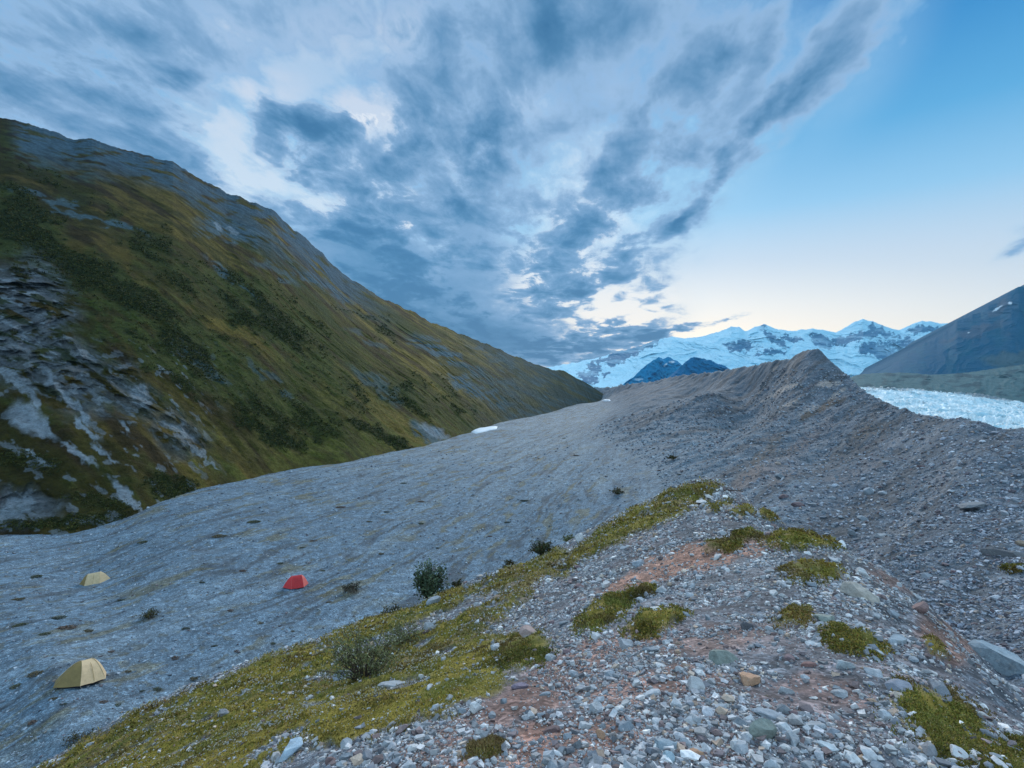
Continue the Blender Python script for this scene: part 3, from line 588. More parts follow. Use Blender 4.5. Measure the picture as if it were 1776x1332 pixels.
range_mesh('dark_peaks', [(1110,700),(1140,668),(1168,648),(1190,626),(1204,619),(1215,621),(1232,624),(1246,632),(1256,634),(1275,648),(1330,700)], [(1110,705),(1330,705)], 2300, 2000, .035, 160, dark_col((.003,.12,.27),(.005,.13,.27)), M_far, (240, 110), 350, 2.0)
def right_col(Q, y_, T1, r, g, g2, X_, Z_):
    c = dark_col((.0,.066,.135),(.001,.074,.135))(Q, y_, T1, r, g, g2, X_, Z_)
    c = mixc(c, np.array([.07,.08,.11]), blobmask(Q, y_, [(1735,535,22,8,-25,.8),(1700,572,50,7,-18,.7),(1660,585,30,5,-20,.5)], 8, 333, 20)*.7)
    c = mixc(c, np.array([.10,.12,.09]), blobmask(Q, y_, [(1760,625,60,16,0,.8)], 8, 334, 20)*.6)
    return mixc(c, np.array([.6,.72,.8]), blobmask(Q, y_, [(1730,535,10,2,-32,1),(1752,526,4,2,0,1),(1743,642,4,2,0,1),(1680,577,2,1.2,0,.8)], 1.5, 335, 5))
range_mesh('right_mountain', [(1490,672),(1520,650),(1545,634),(1560,622),(1580,610),(1600,598),(1625,585),(1645,572),(1660,557),(1680,549),(1700,541),(1715,531),(1735,522),(1755,504),(1768,497),(1785,500),(1830,470),(1900,430),(2100,330),(2500,250)], [(1490,676),(1600,665),(1776,660),(2500,660)], 2900, 2050, .022, 350, right_col, M_far, (620, 260), 360, 2.2)
def band_col(Q, y_, T1, r, g, g2, X_, Z_):
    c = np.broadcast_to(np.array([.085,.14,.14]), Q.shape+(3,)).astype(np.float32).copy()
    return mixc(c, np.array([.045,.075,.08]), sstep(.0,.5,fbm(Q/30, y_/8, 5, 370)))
range_mesh('side_moraine', [(1440,672),(1480,652),(1500,648),(1560,646),(1620,650),(1680,646),(1720,640),(1776,632),(1900,630),(2500,600)], [(1440,678),(1600,682),(1680,690),(1776,700),(2500,790)], 2000, 1500, .03, 120, band_col, M_far, (500, 120), 380, 1.2)

# glacier: broken seracs and crevasses
gu = np.linspace(.60, 2.3, 620); gv = np.linspace(math.log(330), math.log(5200), 520)
GU, GV_ = np.meshgrid(gu, gv); GY = np.exp(GV_); GX = GU*GY
edge = np.interp(GU*F+CX, [1400,1480,1600,1680,1776,1900,2600], [670,671,677,686,698,712,800])
GZ = np.where(GY < 1500, -54+(GY-600)/900*(54-(edge-CY)/F*1500), -(edge-CY)/F*1500*np.clip(1-(GY-1500)/9000, .3, 1))
GZ = np.minimum(GZ, -12)
amp = sstep(300, 600, GY)*(1-sstep(1800, 3200, GY)*.6)
ra = GX*.3+GY*.95; rc = GX*.95-GY*.3
GZ = GZ+amp*((ridged(GX/34+fbm(GX/90,GY/90,3,400)*1.0, GY/60, 5, 401, .6)-.5)*15 + fbm(GX/150, GY/200, 3, 403)*8)
gcol = np.broadcast_to(np.array([.66,.82,.87]), GU.shape+(3,)).astype(np.float32).copy()
gn = fbm(GX/45, GY/60, 6, 405, .65)
gcol = mixc(gcol, np.array([.32,.58,.68]), sstep(.0,.4,gn)*.8)
gcol = mixc(gcol, np.array([.16,.22,.26]), sstep(.42,.60,fbm(GX/60+5, GY/90, 6, 407, .7))*.7)
gp = CY-GZ/GY*F; gpx = GU*F+CX
gcol = mixc(gcol, np.array([.09,.11,.12]), sstep(-4,4, np.interp(gpx,[1480,1600,1680,1776,1900],[672,676,685,697,712])-gp+fbm(GX/70,GY/90,4,409)*7)*(gp > 660)*.85)
def ice_build(t, b):
    P = t.node('ShaderNodeNewGeometry').outputs['Position']; c = attr(t, 'tone')
    f1 = t.noise(P, .06, 8, .7); k = t.mr(f1, .3, .7, .75, 1.2, False)
    t.l.new(t.mix(1.0, c, t.xyz(k, k, k), 'MULTIPLY'), b.inputs['Base Color']); bump(t, b, f1, .7, 5)
M_ice = surf_mat('glacier_ice', ice_build, .6, .3)
tag(mesh_from('glacier', np.stack([GX, GY, GZ], 2).reshape(-1,3), grid_faces(len(gv), len(gu)), M_ice, gcol.reshape(-1,3)), kind='structure')

# wide base sheet out to the horizon
a_ = np.linspace(0, 2*np.pi, 97)[:-1]; rs = [5, 300, 2000, 9000, 45000]
SV = [(r*math.cos(q), r*math.sin(q), -74.5) for r in rs for q in a_]
sf = [(i*96+j, i*96+(j+1) % 96, (i+1)*96+(j+1) % 96, (i+1)*96+j) for i in range(len(rs)-1) for j in range(96)]
def plain(t, b):
    P = t.node('ShaderNodeNewGeometry').outputs['Position']; t.l.new(t.mix(t.noise(P, .004, 6, .6), (.10,.11,.11,1), (.2,.21,.22,1)), b.inputs['Base Color'])
tag(mesh_from('ground', SV, sf, surf_mat('plain', plain), smooth=False), kind='structure')

# ------------------------------------------------------------------ air
hz_ = bpy.data.materials.new('haze'); hz_.use_nodes = True; hz_.node_tree.nodes.clear(); t = NT(hz_.node_tree)
pv = t.node('ShaderNodeVolumePrincipled'); pv.inputs['Color'].default_value = (.32,.70,1.0,1); pv.inputs['Density'].default_value = 4.5e-5
mo = t.node('ShaderNodeOutputMaterial'); t.l.new(pv.outputs[0], mo.inputs['Volume'])
b0, b1 = np.array([-3000, -1500, -76.5]), np.array([14500, 8600, 2300])
hv = [(x, y, z) for x in (b0[0], b1[0]) for y in (b0[1], b1[1]) for z in (b0[2], b1[2])]
hf = [(0,1,3,2),(4,6,7,5),(0,4,5,1),(2,3,7,6),(0,2,6,4),(1,5,7,3)]
HAZE = mesh_from('haze', hv, hf, hz_, smooth=False); tag(HAZE, kind='stuff')

# ------------------------------------------------------------------ shared materials for things
def tone_build(scale=30, lo=.75, hi=1.25, bs=.5, bd=.01, spk=False):
    def f(t, b):
        tc = t.node('ShaderNodeTexCoord').outputs['Object']; P = t.node('ShaderNodeNewGeometry').outputs['Position']
        c = attr(t, 'tone'); n = t.noise(P, scale, 6, .7); k = t.mr(n, .28, .72, lo, hi, False)
        cc = t.mix(1.0, c, t.xyz(k, k, k), 'MULTIPLY')
        if spk:
            v = t.noise(P, scale*.28, 5, .65); cc = t.mix(t.mr(v, .55, .68, 0, .6), cc, t.mix(1.0, cc, (.55,.52,.50,1), 'MULTIPLY'))
            v2 = t.noise(P, scale*.6, 3, .6); cc = t.mix(t.mr(v2, .62, .70, 0, .5), cc, (.42,.43,.43,1))
        t.l.new(cc, b.inputs['Base Color']); bump(t, b, n, bs, bd)
    return f
M_stone = surf_mat('stone', tone_build(60, .7, 1.3, .6, .006), .85, .3)
M_rock = surf_mat('rock', tone_build(22, .72, 1.28, .8, .02, True), .85, .3)
M_leaf = surf_mat('leaf', tone_build(12, .8, 1.2, 0.1, .002), .8, .2)
M_snow = surf_mat('old_snow', tone_build(2, .92, 1.04, .3, .05), .7, .2)

def ico(sub):
    import bmesh
    bm = bmesh.new(); bmesh.ops.create_icosphere(bm, subdivisions=sub, radius=1.0)
    v = np.array([x.co[:] for x in bm.verts]); f = np.array([[q.index for q in p.verts] for p in bm.faces]); bm.free(); return v, f
def rock_shape(sub, r, flat=.62, cuts=9, rough=.05):
    v, f = ico(sub); v = v.copy()
    for _ in range(cuts):
        n = r.normal(size=3); n /= np.linalg.norm(n); d = r.uniform(.42, .82)
        v -= np.maximum(v@n-d, 0)[:,None]*n
    v *= np.array([1, r.uniform(.6,.9), flat*r.uniform(.7,1.15)])
    if rough: v *= (1+rough*r.normal(size=len(v)))[:,None]
    return v, f
CUBE = np.array([[x,y,z] for x in (-1,1) for y in (-1,1) for z in (-1,1)], float)*.62
CUBEF = np.array([[0,1,3],[0,3,2],[4,6,7],[4,7,5],[0,4,5],[0,5,1],[2,3,7],[2,7,6],[0,2,6],[0,6,4],[1,5,7],[1,7,3]])
STONE_TONES = np.array([[.34,.36,.39],[.42,.44,.46],[.26,.29,.32],[.18,.20,.23],[.55,.56,.57],[.22,.17,.17],[.38,.30,.24],[.15,.13,.14],[.30,.33,.36],[.46,.40,.34],[.65,.65,.64]])
TONE_P = np.array([.20,.16,.13,.11,.09,.09,.05,.05,.08,.025,.035]); TONE_P /= TONE_P.sum()
# small facets scattered as one gravel cover
WGT = np.abs(np.gradient(PYg, axis=0)/np.gradient(V, axis=0))*np.gradient(us)[None,:]
WGT = np.clip(WGT, 0, 60)*np.gradient(vs)[:,None]
vis_mask = (PYg < 1500) & (np.abs(U) < 1.5) & (YY > .9)
def sample_ground(n, w):
    w = w.ravel(); c = np.cumsum(w); c /= c[-1]; k = np.searchsorted(c, rng.random(n)); j, i = k//NC, k % NC
    j = np.minimum(j, NR-2); i = np.minimum(i, NC-2)
    u = us[i]+(us[i+1]-us[i])*rng.random(n); v = vs[j]+(vs[j+1]-vs[j])*rng.random(n); return u, v
def stones_mesh(u, v, size, shapes, bury=.25, tones=None):
    n = len(u); y = np.exp(v); x = u*y; z = gsample(u, v, ZG); N = gsample(u, v, NG); N /= np.linalg.norm(N, axis=1, keepdims=True)
    vb, fb = shapes; nv = vb.shape[1]
    pick = rng.integers(0, len(vb), n); base = vb[pick]*size[:,None,None]
    a = rng.random(n)*2*np.pi; ca, sa = np.cos(a), np.sin(a)
    t1 = np.stack([ca, sa, np.zeros(n)], 1); N2 = N+rng.normal(size=(n,3))*.22; N2 /= np.linalg.norm(N2, axis=1, keepdims=True)
    t1 = t1-(t1*N2).sum(1)[:,None]*N2; t1 /= np.linalg.norm(t1, axis=1, keepdims=True); t2 = np.cross(N2, t1)
    P = base[:,:,0:1]*t1[:,None]+base[:,:,1:2]*t2[:,None]+base[:,:,2:3]*N2[:,None]
    P += np.stack([x,y,z],1)[:,None]+(N*(size*(.36-bury))[:,None])[:,None]
    Fc = (fb[None]+(np.arange(n)*nv)[:,None,None]).reshape(-1,3)
    tn = STONE_TONES[rng.choice(len(STONE_TONES), n, p=TONE_P)] if tones is None else tones
    tn = tn*rng.uniform(.55, 1.45, (n,1))
    return P.reshape(-1,3), Fc, np.repeat(tn, nv, 0)
r_ = np.random.default_rng(3)
tiny = (np.stack([CUBE*np.array([1, r_.uniform(.6,.95), r_.uniform(.4,.75)])+r_.normal(size=(8,3))*.17 for _ in range(40)]), CUBEF)
_ms = [rock_shape(1, r_, .6, 8, .05) for _ in range(40)]; mids = (np.stack([m[0] for m in _ms]), _ms[0][1])
gravelW = WGT*vis_mask*(1-.93*np.clip(MOSS,0,1))*(1-.82*SOIL)*(PYg > 640)
patchy = sstep(-.38,.38,fbm(XX/1.1, YY/1.1, 4, 501)+.35*fbm(XX/.3, YY/.3, 3, 502))*.93+.07
thin = np.exp(-YY/14)+.10
def batch(n, w, smin_k, smin_abs, cap, shapes, alpha=2.3, bury=.2, tint=None):
    u, v = sample_ground(n, w); y = np.exp(v)
    s = np.maximum(smin_k*y, smin_abs)*(rng.random(n))**(-1/alpha)
    s = np.minimum(s, np.maximum(cap, smin_k*y*2.5))
    tn = None
    if tint is not None:
        tn = STONE_TONES[rng.choice(len(STONE_TONES), n, p=TONE_P)]*np.array(tint)
    return stones_mesh(u, v, s*.5, shapes, bury, tn)
near = onA*(YY < 32); slope = (1-onA)*(right_slope+flank > .3)*(YY < 70); floorW = (1-onA)*floor*(YY < 170); farflank = (1-onA)*(flank+right_slope > .3)*(YY >= 70)*(YY < 170)
parts_ = [batch(120000, gravelW*near*patchy, .0030, .006, .06, tiny, 2.3, tint=(1.08,1.05,1.04)),
          batch(8500, gravelW*near*patchy, .0080, .018, .105, mids, 2.4, tint=(1.06,1.04,1.03)),
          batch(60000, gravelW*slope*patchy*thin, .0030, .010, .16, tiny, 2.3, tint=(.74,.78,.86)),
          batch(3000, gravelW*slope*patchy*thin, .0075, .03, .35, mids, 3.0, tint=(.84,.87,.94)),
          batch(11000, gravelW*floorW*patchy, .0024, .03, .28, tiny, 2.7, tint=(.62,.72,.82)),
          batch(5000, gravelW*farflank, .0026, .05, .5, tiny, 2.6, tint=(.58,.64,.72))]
off = 0; VV = []; FF = []; CC_ = []
for a, b, c in parts_:
    VV.append(a); FF.append(b+off); CC_.append(c); off += len(a)
o = mesh_from('gravel', np.concatenate(VV), np.concatenate(FF), M_stone, np.concatenate(CC_).astype(np.float32), smooth=False)
tag(o, 'loose grey angular gravel and small stones covering the ridge, slopes and valley floor', 'gravel', kind='stuff')

# ------------------------------------------------------------------ single rocks
def ground_frame(x, y):
    N = gsample(np.array([x/y]), np.array([math.log(y)]), NG)[0]; return Vector(N).normalized()
ROCKS = [_r for _r in [rock_shape(3, np.random.default_rng(600+i), .6, 13, .012) for i in range(14)]]
for v_, f_ in ROCKS:
    v_ *= (1+.10*fbm(v_[:,0]*1.9+7, v_[:,1]*1.9+v_[:,2]*1.3, 4, 5))[:,None]
WHITE=(.60,.61,.62); PALE=(.40,.43,.46); BLUE=(.30,.35,.40); GREY=(.24,.25,.27); DARK_=(.11,.115,.13); TAN=(.42,.33,.25); PINK=(.38,.29,.27); ORANGE=(.42,.25,.16); RED=(.20,.11,.11); LICH=(.27,.31,.28)
def rock(px, py, wpx, hpx, tone, label, group=None, shape=None, ymin=.5, bury=.35, seed=None, name='rock', cat='rock', mat=None):
    x, y, z = hit(px, py+hpx*.25, ymin); s = wpx/F*y*.5
    r = np.random.default_rng(seed if seed is not None else int(px*7+py*13))
    vb, fb = ROCKS[r.integers(len(ROCKS))] if shape is None else shape
    fl = np.clip(hpx/wpx/.62, .45, 1.5)
    v = vb*np.array([1,1,fl])*s*1.08
    key = 1+.10*r.normal()
    o = mesh_from(name, v, fb, mat or M_rock, np.tile(np.array(tone)*key, (len(v),1)).astype(np.float32), smooth=False)
    N = ground_frame(x, y); nn = (N*.6+Vector((0,0,.4))).normalized()
    o.rotation_euler = (nn.to_track_quat('Z','Y') @ __import__('mathutils').Quaternion((0,0,1), r.normal()*.35)).to_euler()
    up = s*.62*fl*(.5-bury)*2*.75
    o.location = Vector((x,y,z))+N*up
    return tag(o, label, cat, group)
named = [
 (1490,1025,66,40,(.42,.385,.34),'large pale tan slab at the crest edge beside the yellow moss'),
 (1110,975,38,15,BLUE,'flat blue-grey stone beside the bare orange soil of the path'),
 (1332,1236,60,32,BLUE,'smooth rounded blue-grey rock touching a lichened one at the bottom'),
 (1328,1264,54,44,LICH,'blocky greenish lichened rock just below a rounded blue-grey one'),
 (1252,1142,52,28,LICH,'flat dull green-grey rock set in the middle of the stony crest'),
 (1204,1188,34,34,WHITE,'white pointed rock standing up from the gravel of the crest'),
 (1300,1176,46,26,ORANGE,'tan orange rock lying near the white pointed rock'),
 (1036,1102,30,16,WHITE,'white oval rock at the edge of the brown mossy patches'),
 (918,1096,42,24,PINK,'pinkish rock with moss growing below it on the crest side'),
 (505,1298,54,32,(.36,.46,.54),'pale blue boulder at the bottom where moss meets gravel'),
 (590,1125,26,12,WHITE,'whitish flat stone lying alone in the upper green moss'),
 (388,1237,32,15,GREY,'dark grey stone half sunk in the green moss slope'),
 (732,1171,13,16,WHITE,'small white upright stone beside a dark hollow in the moss'),
 (746,1190,24,9,PALE,'thin pale slab lying across the moss below the dark hollow'),
 (1086,1256,36,24,BLUE,'rounded slate-blue rock in the gravel near an orange one'),
 (1040,1275,26,22,ORANGE,'small orange rock in the gravel beside a slate-blue one'),
 (1208,1306,44,26,ORANGE,'orange-tan rock at the bottom beside pale blue rocks'),
 (1152,1288,50,24,(.34,.42,.48),'wide pale blue rock at the bottom of the crest'),
 (1160,1312,28,30,(.36,.46,.52),'pale blue block standing between blue and orange rocks'),
 (1374,1281,36,22,PALE,'grey rock right of the lichened block at the bottom'),
 (1434,1292,36,24,(.36,.42,.46),'tilted pale slab left of the big moss cushion'),
 (1742,956,58,32,(.15,.155,.165),'dark flat-topped boulder on the far gully slope'),
 (1772,940,20,18,TAN,'tan rock perched behind the dark flat-topped boulder'),
 (1690,874,52,24,(.17,.19,.21),'dark rounded boulder high on the gully slope'),
 (1530,926,28,18,PALE,'pale wedge boulder at the foot of the gully slope'),
 (1295,1084,38,24,DARK_,'dark wedge-shaped rock between two brown moss patches'),
 (1432,1072,44,22,LICH,'pale greenish flat rock right of a brown moss patch'),
 (1740,1150,130,66,(.27,.34,.39),'biggest smooth blue-grey boulder on the steep right edge'),
 (1592,1050,30,28,(.30,.20,.19),'reddish rock at the top of the steep right edge'),
 (1412,1114,34,13,(.38,.44,.48),'thin pale slab above a green-brown moss tuft'),
 (1466,1152,34,20,(.40,.45,.48),'pale tilted rock below the green-brown moss tuft'),
 (1625,1192,56,22,(.20,.22,.25),'dark slab with pale edge jutting from the steep right edge'),
 (1560,1190,46,18,(.26,.28,.33),'purple-grey slab half buried on the right of the crest'),
 (1660,1302,34,22,WHITE,'white rock leaning against the big moss cushion'),
 (1458,942,24,16,WHITE,'bright white rock where the far moss patch ends'),
 (1495,993,34,18,WHITE,'white block resting above the large tan slab'),
 (1447,968,28,12,PALE,'flat pale rock between the two yellow moss patches'),
 (1402,1150,26,16,(.24,.14,.13),'small maroon rock in the gravel of the crest'),
 (1210,1245,28,16,PALE,'grey-white rock in gravel left of the rounded blue-grey rock'),
 (1215,870,26,9,WHITE,'white stone ringed by moss near the far tip of the ridge'),
 (1345,882,24,12,PALE,'pale rock on the far tip of the ridge above reddish moss'),
 (600,1288,22,30,(.40,.44,.48),'pale upright stone at the lower fringe of the moss'),
 (860,1120,34,12,PALE,'flat light rock left of the pinkish rock'),
 (770,1140,22,12,PALE,'round light rock at the upper edge of the stony strip'),
 (956,1140,34,18,(.36,.41,.45),'light blue-grey rock in the dark stony hollow'),
 (905,1190,34,14,(.20,.17,.22),'purplish tilted slab beside the moss bank'),
 (1060,1170,26,18,BLUE,'blue-grey cobble in the brown soil of the path'),
 (1140,1235,30,14,(.2,.21,.23),'dark cobble in the gravel above the wide pale blue rock'),
 (1780,1010,26,14,GREY,'grey boulder at the right rim of the gully slope'),
 (1560,1110,44,22,(.33,.38,.42),'pale blue slab lying in pink soil on the right edge'),
]
for (a,b,c,d,e,l) in named: rock(a,b,c,d,e,l)
spots_ = []
def scatter_rocks(n, region, wlo, whi, specs, group, seed):
    r = np.random.default_rng(seed); k = 0
    while k < n:
        px = r.uniform(region[0], region[2]); py = r.uniform(region[1], region[3])
        x, y, z = hit(px, py); u, v = np.array([x/y]), np.array([math.log(y)])
        ms = gsample(u, v, MOSS)[0]; oa = gsample(u, v, onA)[0]
        if ms > .35 and (seed in (31, 43) or r.random() > .12): continue
        if abs(CY-z/y*F-py) > 6: continue
        if region[4] == 'near' and oa < .7: continue
        if region[4] == 'slope' and (oa > .3 or y > 60): continue
        wpx = wlo*(r.random()*.98+.02)**(-1/2.6); wpx = min(wpx, whi)
        if any((px-a)**2+(py-b)**2 < ((wpx+c)*.55)**2 for a,b,c in spots_): continue
        spots_.append((px,py,wpx)); t_, lab = specs[r.choice(len(specs), p=[s[2] for s in specs])][:2]
        rock(px, py, wpx, wpx*r.uniform(.4,.7), t_, lab, group, seed=seed*1000+k); k += 1
spots_ += [(a,b,c) for a,b,c,*_ in named]
scatter_rocks(130, (470,900,1700,1330,'near'), 15, 34, [((.37,.40,.43),'light grey angular cobble lying in the gravel of the near ridge',.42),((.25,.29,.33),'blue-grey angular cobble lying in the gravel of the near ridge',.26),((.55,.56,.57),'whitish cobble lying in the gravel of the near ridge',.14),((.37,.27,.2),'tan or orange cobble lying in the gravel of the near ridge',.10),((.18,.13,.14),'dark maroon cobble lying in the gravel of the near ridge',.08)], 'cobbles on the near ridge', 31)
scatter_rocks(24, (560,1160,1560,1332,'near'), 26, 50, [((.40,.43,.46),'large pale grey angular rock among the cobbles at the bottom of the ridge',.4),((.24,.28,.32),'large slate-blue angular rock among the cobbles at the bottom of the ridge',.3),((.56,.57,.58),'large whitish rock among the cobbles at the bottom of the ridge',.15),((.20,.14,.14),'large maroon rock among the cobbles at the bottom of the ridge',.15)], 'large rocks at the bottom of the ridge', 43)
scatter_rocks(95, (1330,800,1776,1120,'slope'), 10, 24, [((.22,.26,.30),'grey cobble strewn on the steep gully slope beyond the ridge',.5),((.34,.37,.41),'pale cobble strewn on the steep gully slope beyond the ridge',.3),((.15,.11,.12),'dark reddish cobble strewn on the steep gully slope beyond the ridge',.2)], 'cobbles on the gully slope', 37)

# ------------------------------------------------------------------ moss and low plants
def blades_mesh(P, N, h, wd, tone, lean=.45, nb=1):
    """one bent triangle pair per blade: P (n,3), N (n,3)"""
    n = len(P); a = rng.random(n)*2*np.pi
    d = np.stack([np.cos(a), np.sin(a), np.zeros(n)], 1); s = np.cross(d, N); s /= np.linalg.norm(s, axis=1, keepdims=True)+1e-9
    ln = rng.uniform(.1, 1, n)[:,None]*lean
    mid = P+N*(h*.55)[:,None]+d*(h[:,None]*ln*.35); tip = P+N*(h*(1-.25*ln[:,0]))[:,None]+d*(h[:,None]*ln)
    w2 = (wd*.5)[:,None]
    V_ = np.stack([P-s*w2, P+s*w2, mid+s*w2*.9, mid-s*w2*.9, tip], 1).reshape(-1,3)
    base = (np.arange(n)*5)[:,None]
    Ft = np.concatenate([base+np.array([[0,1,2]]), base+np.array([[0,2,3]]), base+np.array([[3,2,4]])])
    return V_, Ft, np.repeat(tone, 5, 0)
MOSS_T = np.array([[.27,.205,.035],[.185,.17,.032],[.33,.24,.045],[.115,.12,.028],[.27,.16,.055],[.37,.28,.13]])
def moss_tones(n, x, y, p=(.28,.26,.16,.16,.09,.05)):
    k = fbm(x/.9, y/.9, 3, 701); t = MOSS_T[rng.choice(6, n, p=p)]; g_ = sstep(-.1,.35,fbm(x/1.6+9, y/1.6, 4, 703))[:,None]; b_ = sstep(.1,.4,fbm(x/1.1+3, y/1.1, 4, 704))[:,None]; t = t*(1-g_*.6)+np.array([.14,.16,.032])*g_*.6; t = t*(1-b_*.6)+np.array([.15,.095,.045])*b_*.6
    return (t*(1+.5*k)[:,None]*rng.uniform(.85,1.15,(n,1))).astype(np.float32)
mw = WGT*vis_mask*np.clip(MOSS,0,1)**1.2*(YY < 34)
MOSSB = np.zeros_like(ZG); MOSSB[:r1] = np.clip(moss-cush*1.2, 0, 1)*onA[:r1]
u, v = sample_ground(170000, WGT*vis_mask*(MOSSB**1.0)*(YY < 34)); y = np.exp(v); x = u*y
N_ = gsample(u, v, NG); N_ = N_*.6+np.array([0,0,.5])+rng.normal(size=N_.shape)*.18; N_ /= np.linalg.norm(N_, axis=1, keepdims=True)
cl = .6+.8*sstep(-.2,.5,fbm(x/.5, y/.5, 3, 705)); hh = np.clip(.0042*y, .014, .10)*cl*rng.uniform(.5,1.4,len(y))
Vb, Fb, Tb = blades_mesh(np.stack([x,y,gsample(u,v,ZG)-.003],1), N_, hh, np.clip(.0020*y,.004,.05), moss_tones(len(y), x, y), .9)
o = mesh_from('moss', Vb, Fb, M_leaf, Tb); tag(o, 'green and yellow moss, heath and short grass covering the ridge side', 'moss', kind='stuff')
# pale seed heads over the heath
u, v = sample_ground(4600, WGT*vis_mask*(MOSSB**1.5)*(YY < 32)*(sstep(-.1,.4,fbm(XX/1.2, YY/1.2, 3, 711))+.12)*sstep(900,640,np.abs(PXg-1000)))
y = np.exp(v); x = u*y; n = len(y); z = gsample(u,v,ZG); hs_ = np.clip(.008*y,.03,.10)*rng.uniform(.6,1.3,n); sz = np.clip(.0016*y,.004,.025)*rng.uniform(.6,1.3,n)
oct_ = np.array([[1,0,0],[-1,0,0],[0,1,0],[0,-1,0],[0,0,1],[0,0,-1]], float); of = np.array([[0,2,4],[2,1,4],[1,3,4],[3,0,4],[2,0,5],[1,2,5],[3,1,5],[0,3,5]])
c0 = np.stack([x,y,z+hs_],1); Vh = (c0[:,None]+oct_[None]*sz[:,None,None]).reshape(-1,3); Fh = (of[None]+(np.arange(n)*6)[:,None,None]).reshape(-1,3)
st = np.stack([x,y,z],1); sw = (sz*.22)[:,None]; ex = np.array([1,0,0]); Vs = np.stack([st-ex*sw, st+ex*sw, c0+ex*sw, c0-ex*sw],1).reshape(-1,3); Fs = (np.array([[0,1,2],[0,2,3]])[None]+(np.arange(n)*4)[:,None,None]).reshape(-1,3)+len(Vh)
Th = np.concatenate([np.tile([.50,.47,.38],(len(Vh),1))*rng.uniform(.6,1.1,(len(Vh),1)), np.tile([.2,.16,.08],(len(Vs),1))]).astype(np.float32)
o = mesh_from('seed_heads', np.concatenate([Vh,Vs]), np.concatenate([Fh,Fs]), M_leaf, Th, smooth=False); tag(o, 'tiny cream seed heads standing over the moss', 'flowers', kind='stuff')

CL = [('long olive moss patch on the far shoulder right of the orange soil',0),('bright yellow moss patch just above the large tan slab',1),('brown moss patch touching the left end of the orange soil',2),('biggest green-brown moss cushion at the lower right',3),('moss tuft in the bottom right corner of the big cushion',3),
 ('olive-brown moss patch in the middle of the gravel crest',2),('rusty moss tuft beside the dark wedge-shaped rock',4),('green-brown moss tuft below the flat greenish rock',2),('long brown moss strip on the left shoulder of the path',2),('small moss tuft up the path from the brown strip',2),
 ('small mustard moss tuft near the far tip of the ridge',1),('short olive moss tuft nearest the mossy tip of the ridge',0),('thin reddish moss tuft under a pale rock at the far tip',4),('narrow rusty moss tuft on the steep right edge',4),('dry brown grass tuft beside the path at the bottom',5),('small green tuft alone on the gully slope',0),('mossy mound around the foot of the pinkish rock',2)]
PAL = [(.2,.3,.25,.15,.05,.05),(.45,.05,.35,.0,.1,.05),(.15,.2,.1,.35,.15,.05),(.15,.35,.08,.30,.07,.05),(.1,.05,.15,.15,.45,.1),(.1,.1,.1,.1,.3,.3)]
for i, (cx_, cy_, rx, ry, rot) in enumerate(CUSH):
    lab, pal = CL[i]; n = int(np.clip(rx*ry*4.5, 900, 13000))
    j0, j1 = 0, r1
    cm = blobmask(px_, py_, [(cx_,cy_,rx*1.12,ry*1.12,rot,1.0)], 9, 80, 30)*(onA[:r1] if i != 15 else 1)
    full = np.zeros_like(ZG); full[:r1] = cm
    u, v = sample_ground(n, WGT*full*(sstep(-.35,.25,fbm(XX/(.05*YY+.05), YY/(.05*YY+.05), 4, 724))+.05)*(YY < 40)); y = np.exp(v); x = u*y
    mk = gsample(u, v, full); z = gsample(u, v, ZG); N_ = gsample(u, v, NG); N_ = N_*.5+np.array([0,0,.5])+rng.normal(size=N_.shape)*.28; N_ /= np.linalg.norm(N_, axis=1, keepdims=True)
    lift_ = np.clip(.006*y, .012, .06)*mk*(.6+.8*fbm(x/(.05*y), y/(.05*y), 3, 722))
    Vb, Fb, Tb = blades_mesh(np.stack([x,y,z+lift_*.5],1), N_, np.clip(.0048*y,.012,.07)*rng.uniform(.5,1.3,n), np.clip(.0024*y,.004,.03), moss_tones(n, x, y, PAL[pal]), .8)
    o = mesh_from('moss_cushion', Vb, Fb, M_leaf, Tb); tag(o, lab, 'moss', 'moss cushions on the gravel')

# ------------------------------------------------------------------ shrubs
def tube(pts, r0, r1, k=5):
    pts = np.asarray(pts, float); n = len(pts); Vt = []; d = np.gradient(pts, axis=0)
    for i in range(n):
        t_ = d[i]/(np.linalg.norm(d[i])+1e-9); a_ = np.cross(t_, [0.3,.2,1]); a_ /= np.linalg.norm(a_)+1e-9; b_ = np.cross(t_, a_); r = r0+(r1-r0)*i/(n-1)
        for j in range(k): an = 2*math.pi*j/k; Vt.append(pts[i]+r*(math.cos(an)*a_+math.sin(an)*b_))
    Ft = []
    for i in range(n-1):
        for j in range(k):
            a = i*k+j; b = i*k+(j+1)%k; Ft += [(a,b,b+k),(a,b+k,a+k)]
    return np.array(Vt), np.array(Ft)
def join(L):
    off = 0; a = []; b = []
    for v_, f_ in L: a.append(v_); b.append(f_+off); off += len(v_)
    return np.concatenate(a), np.concatenate(b)
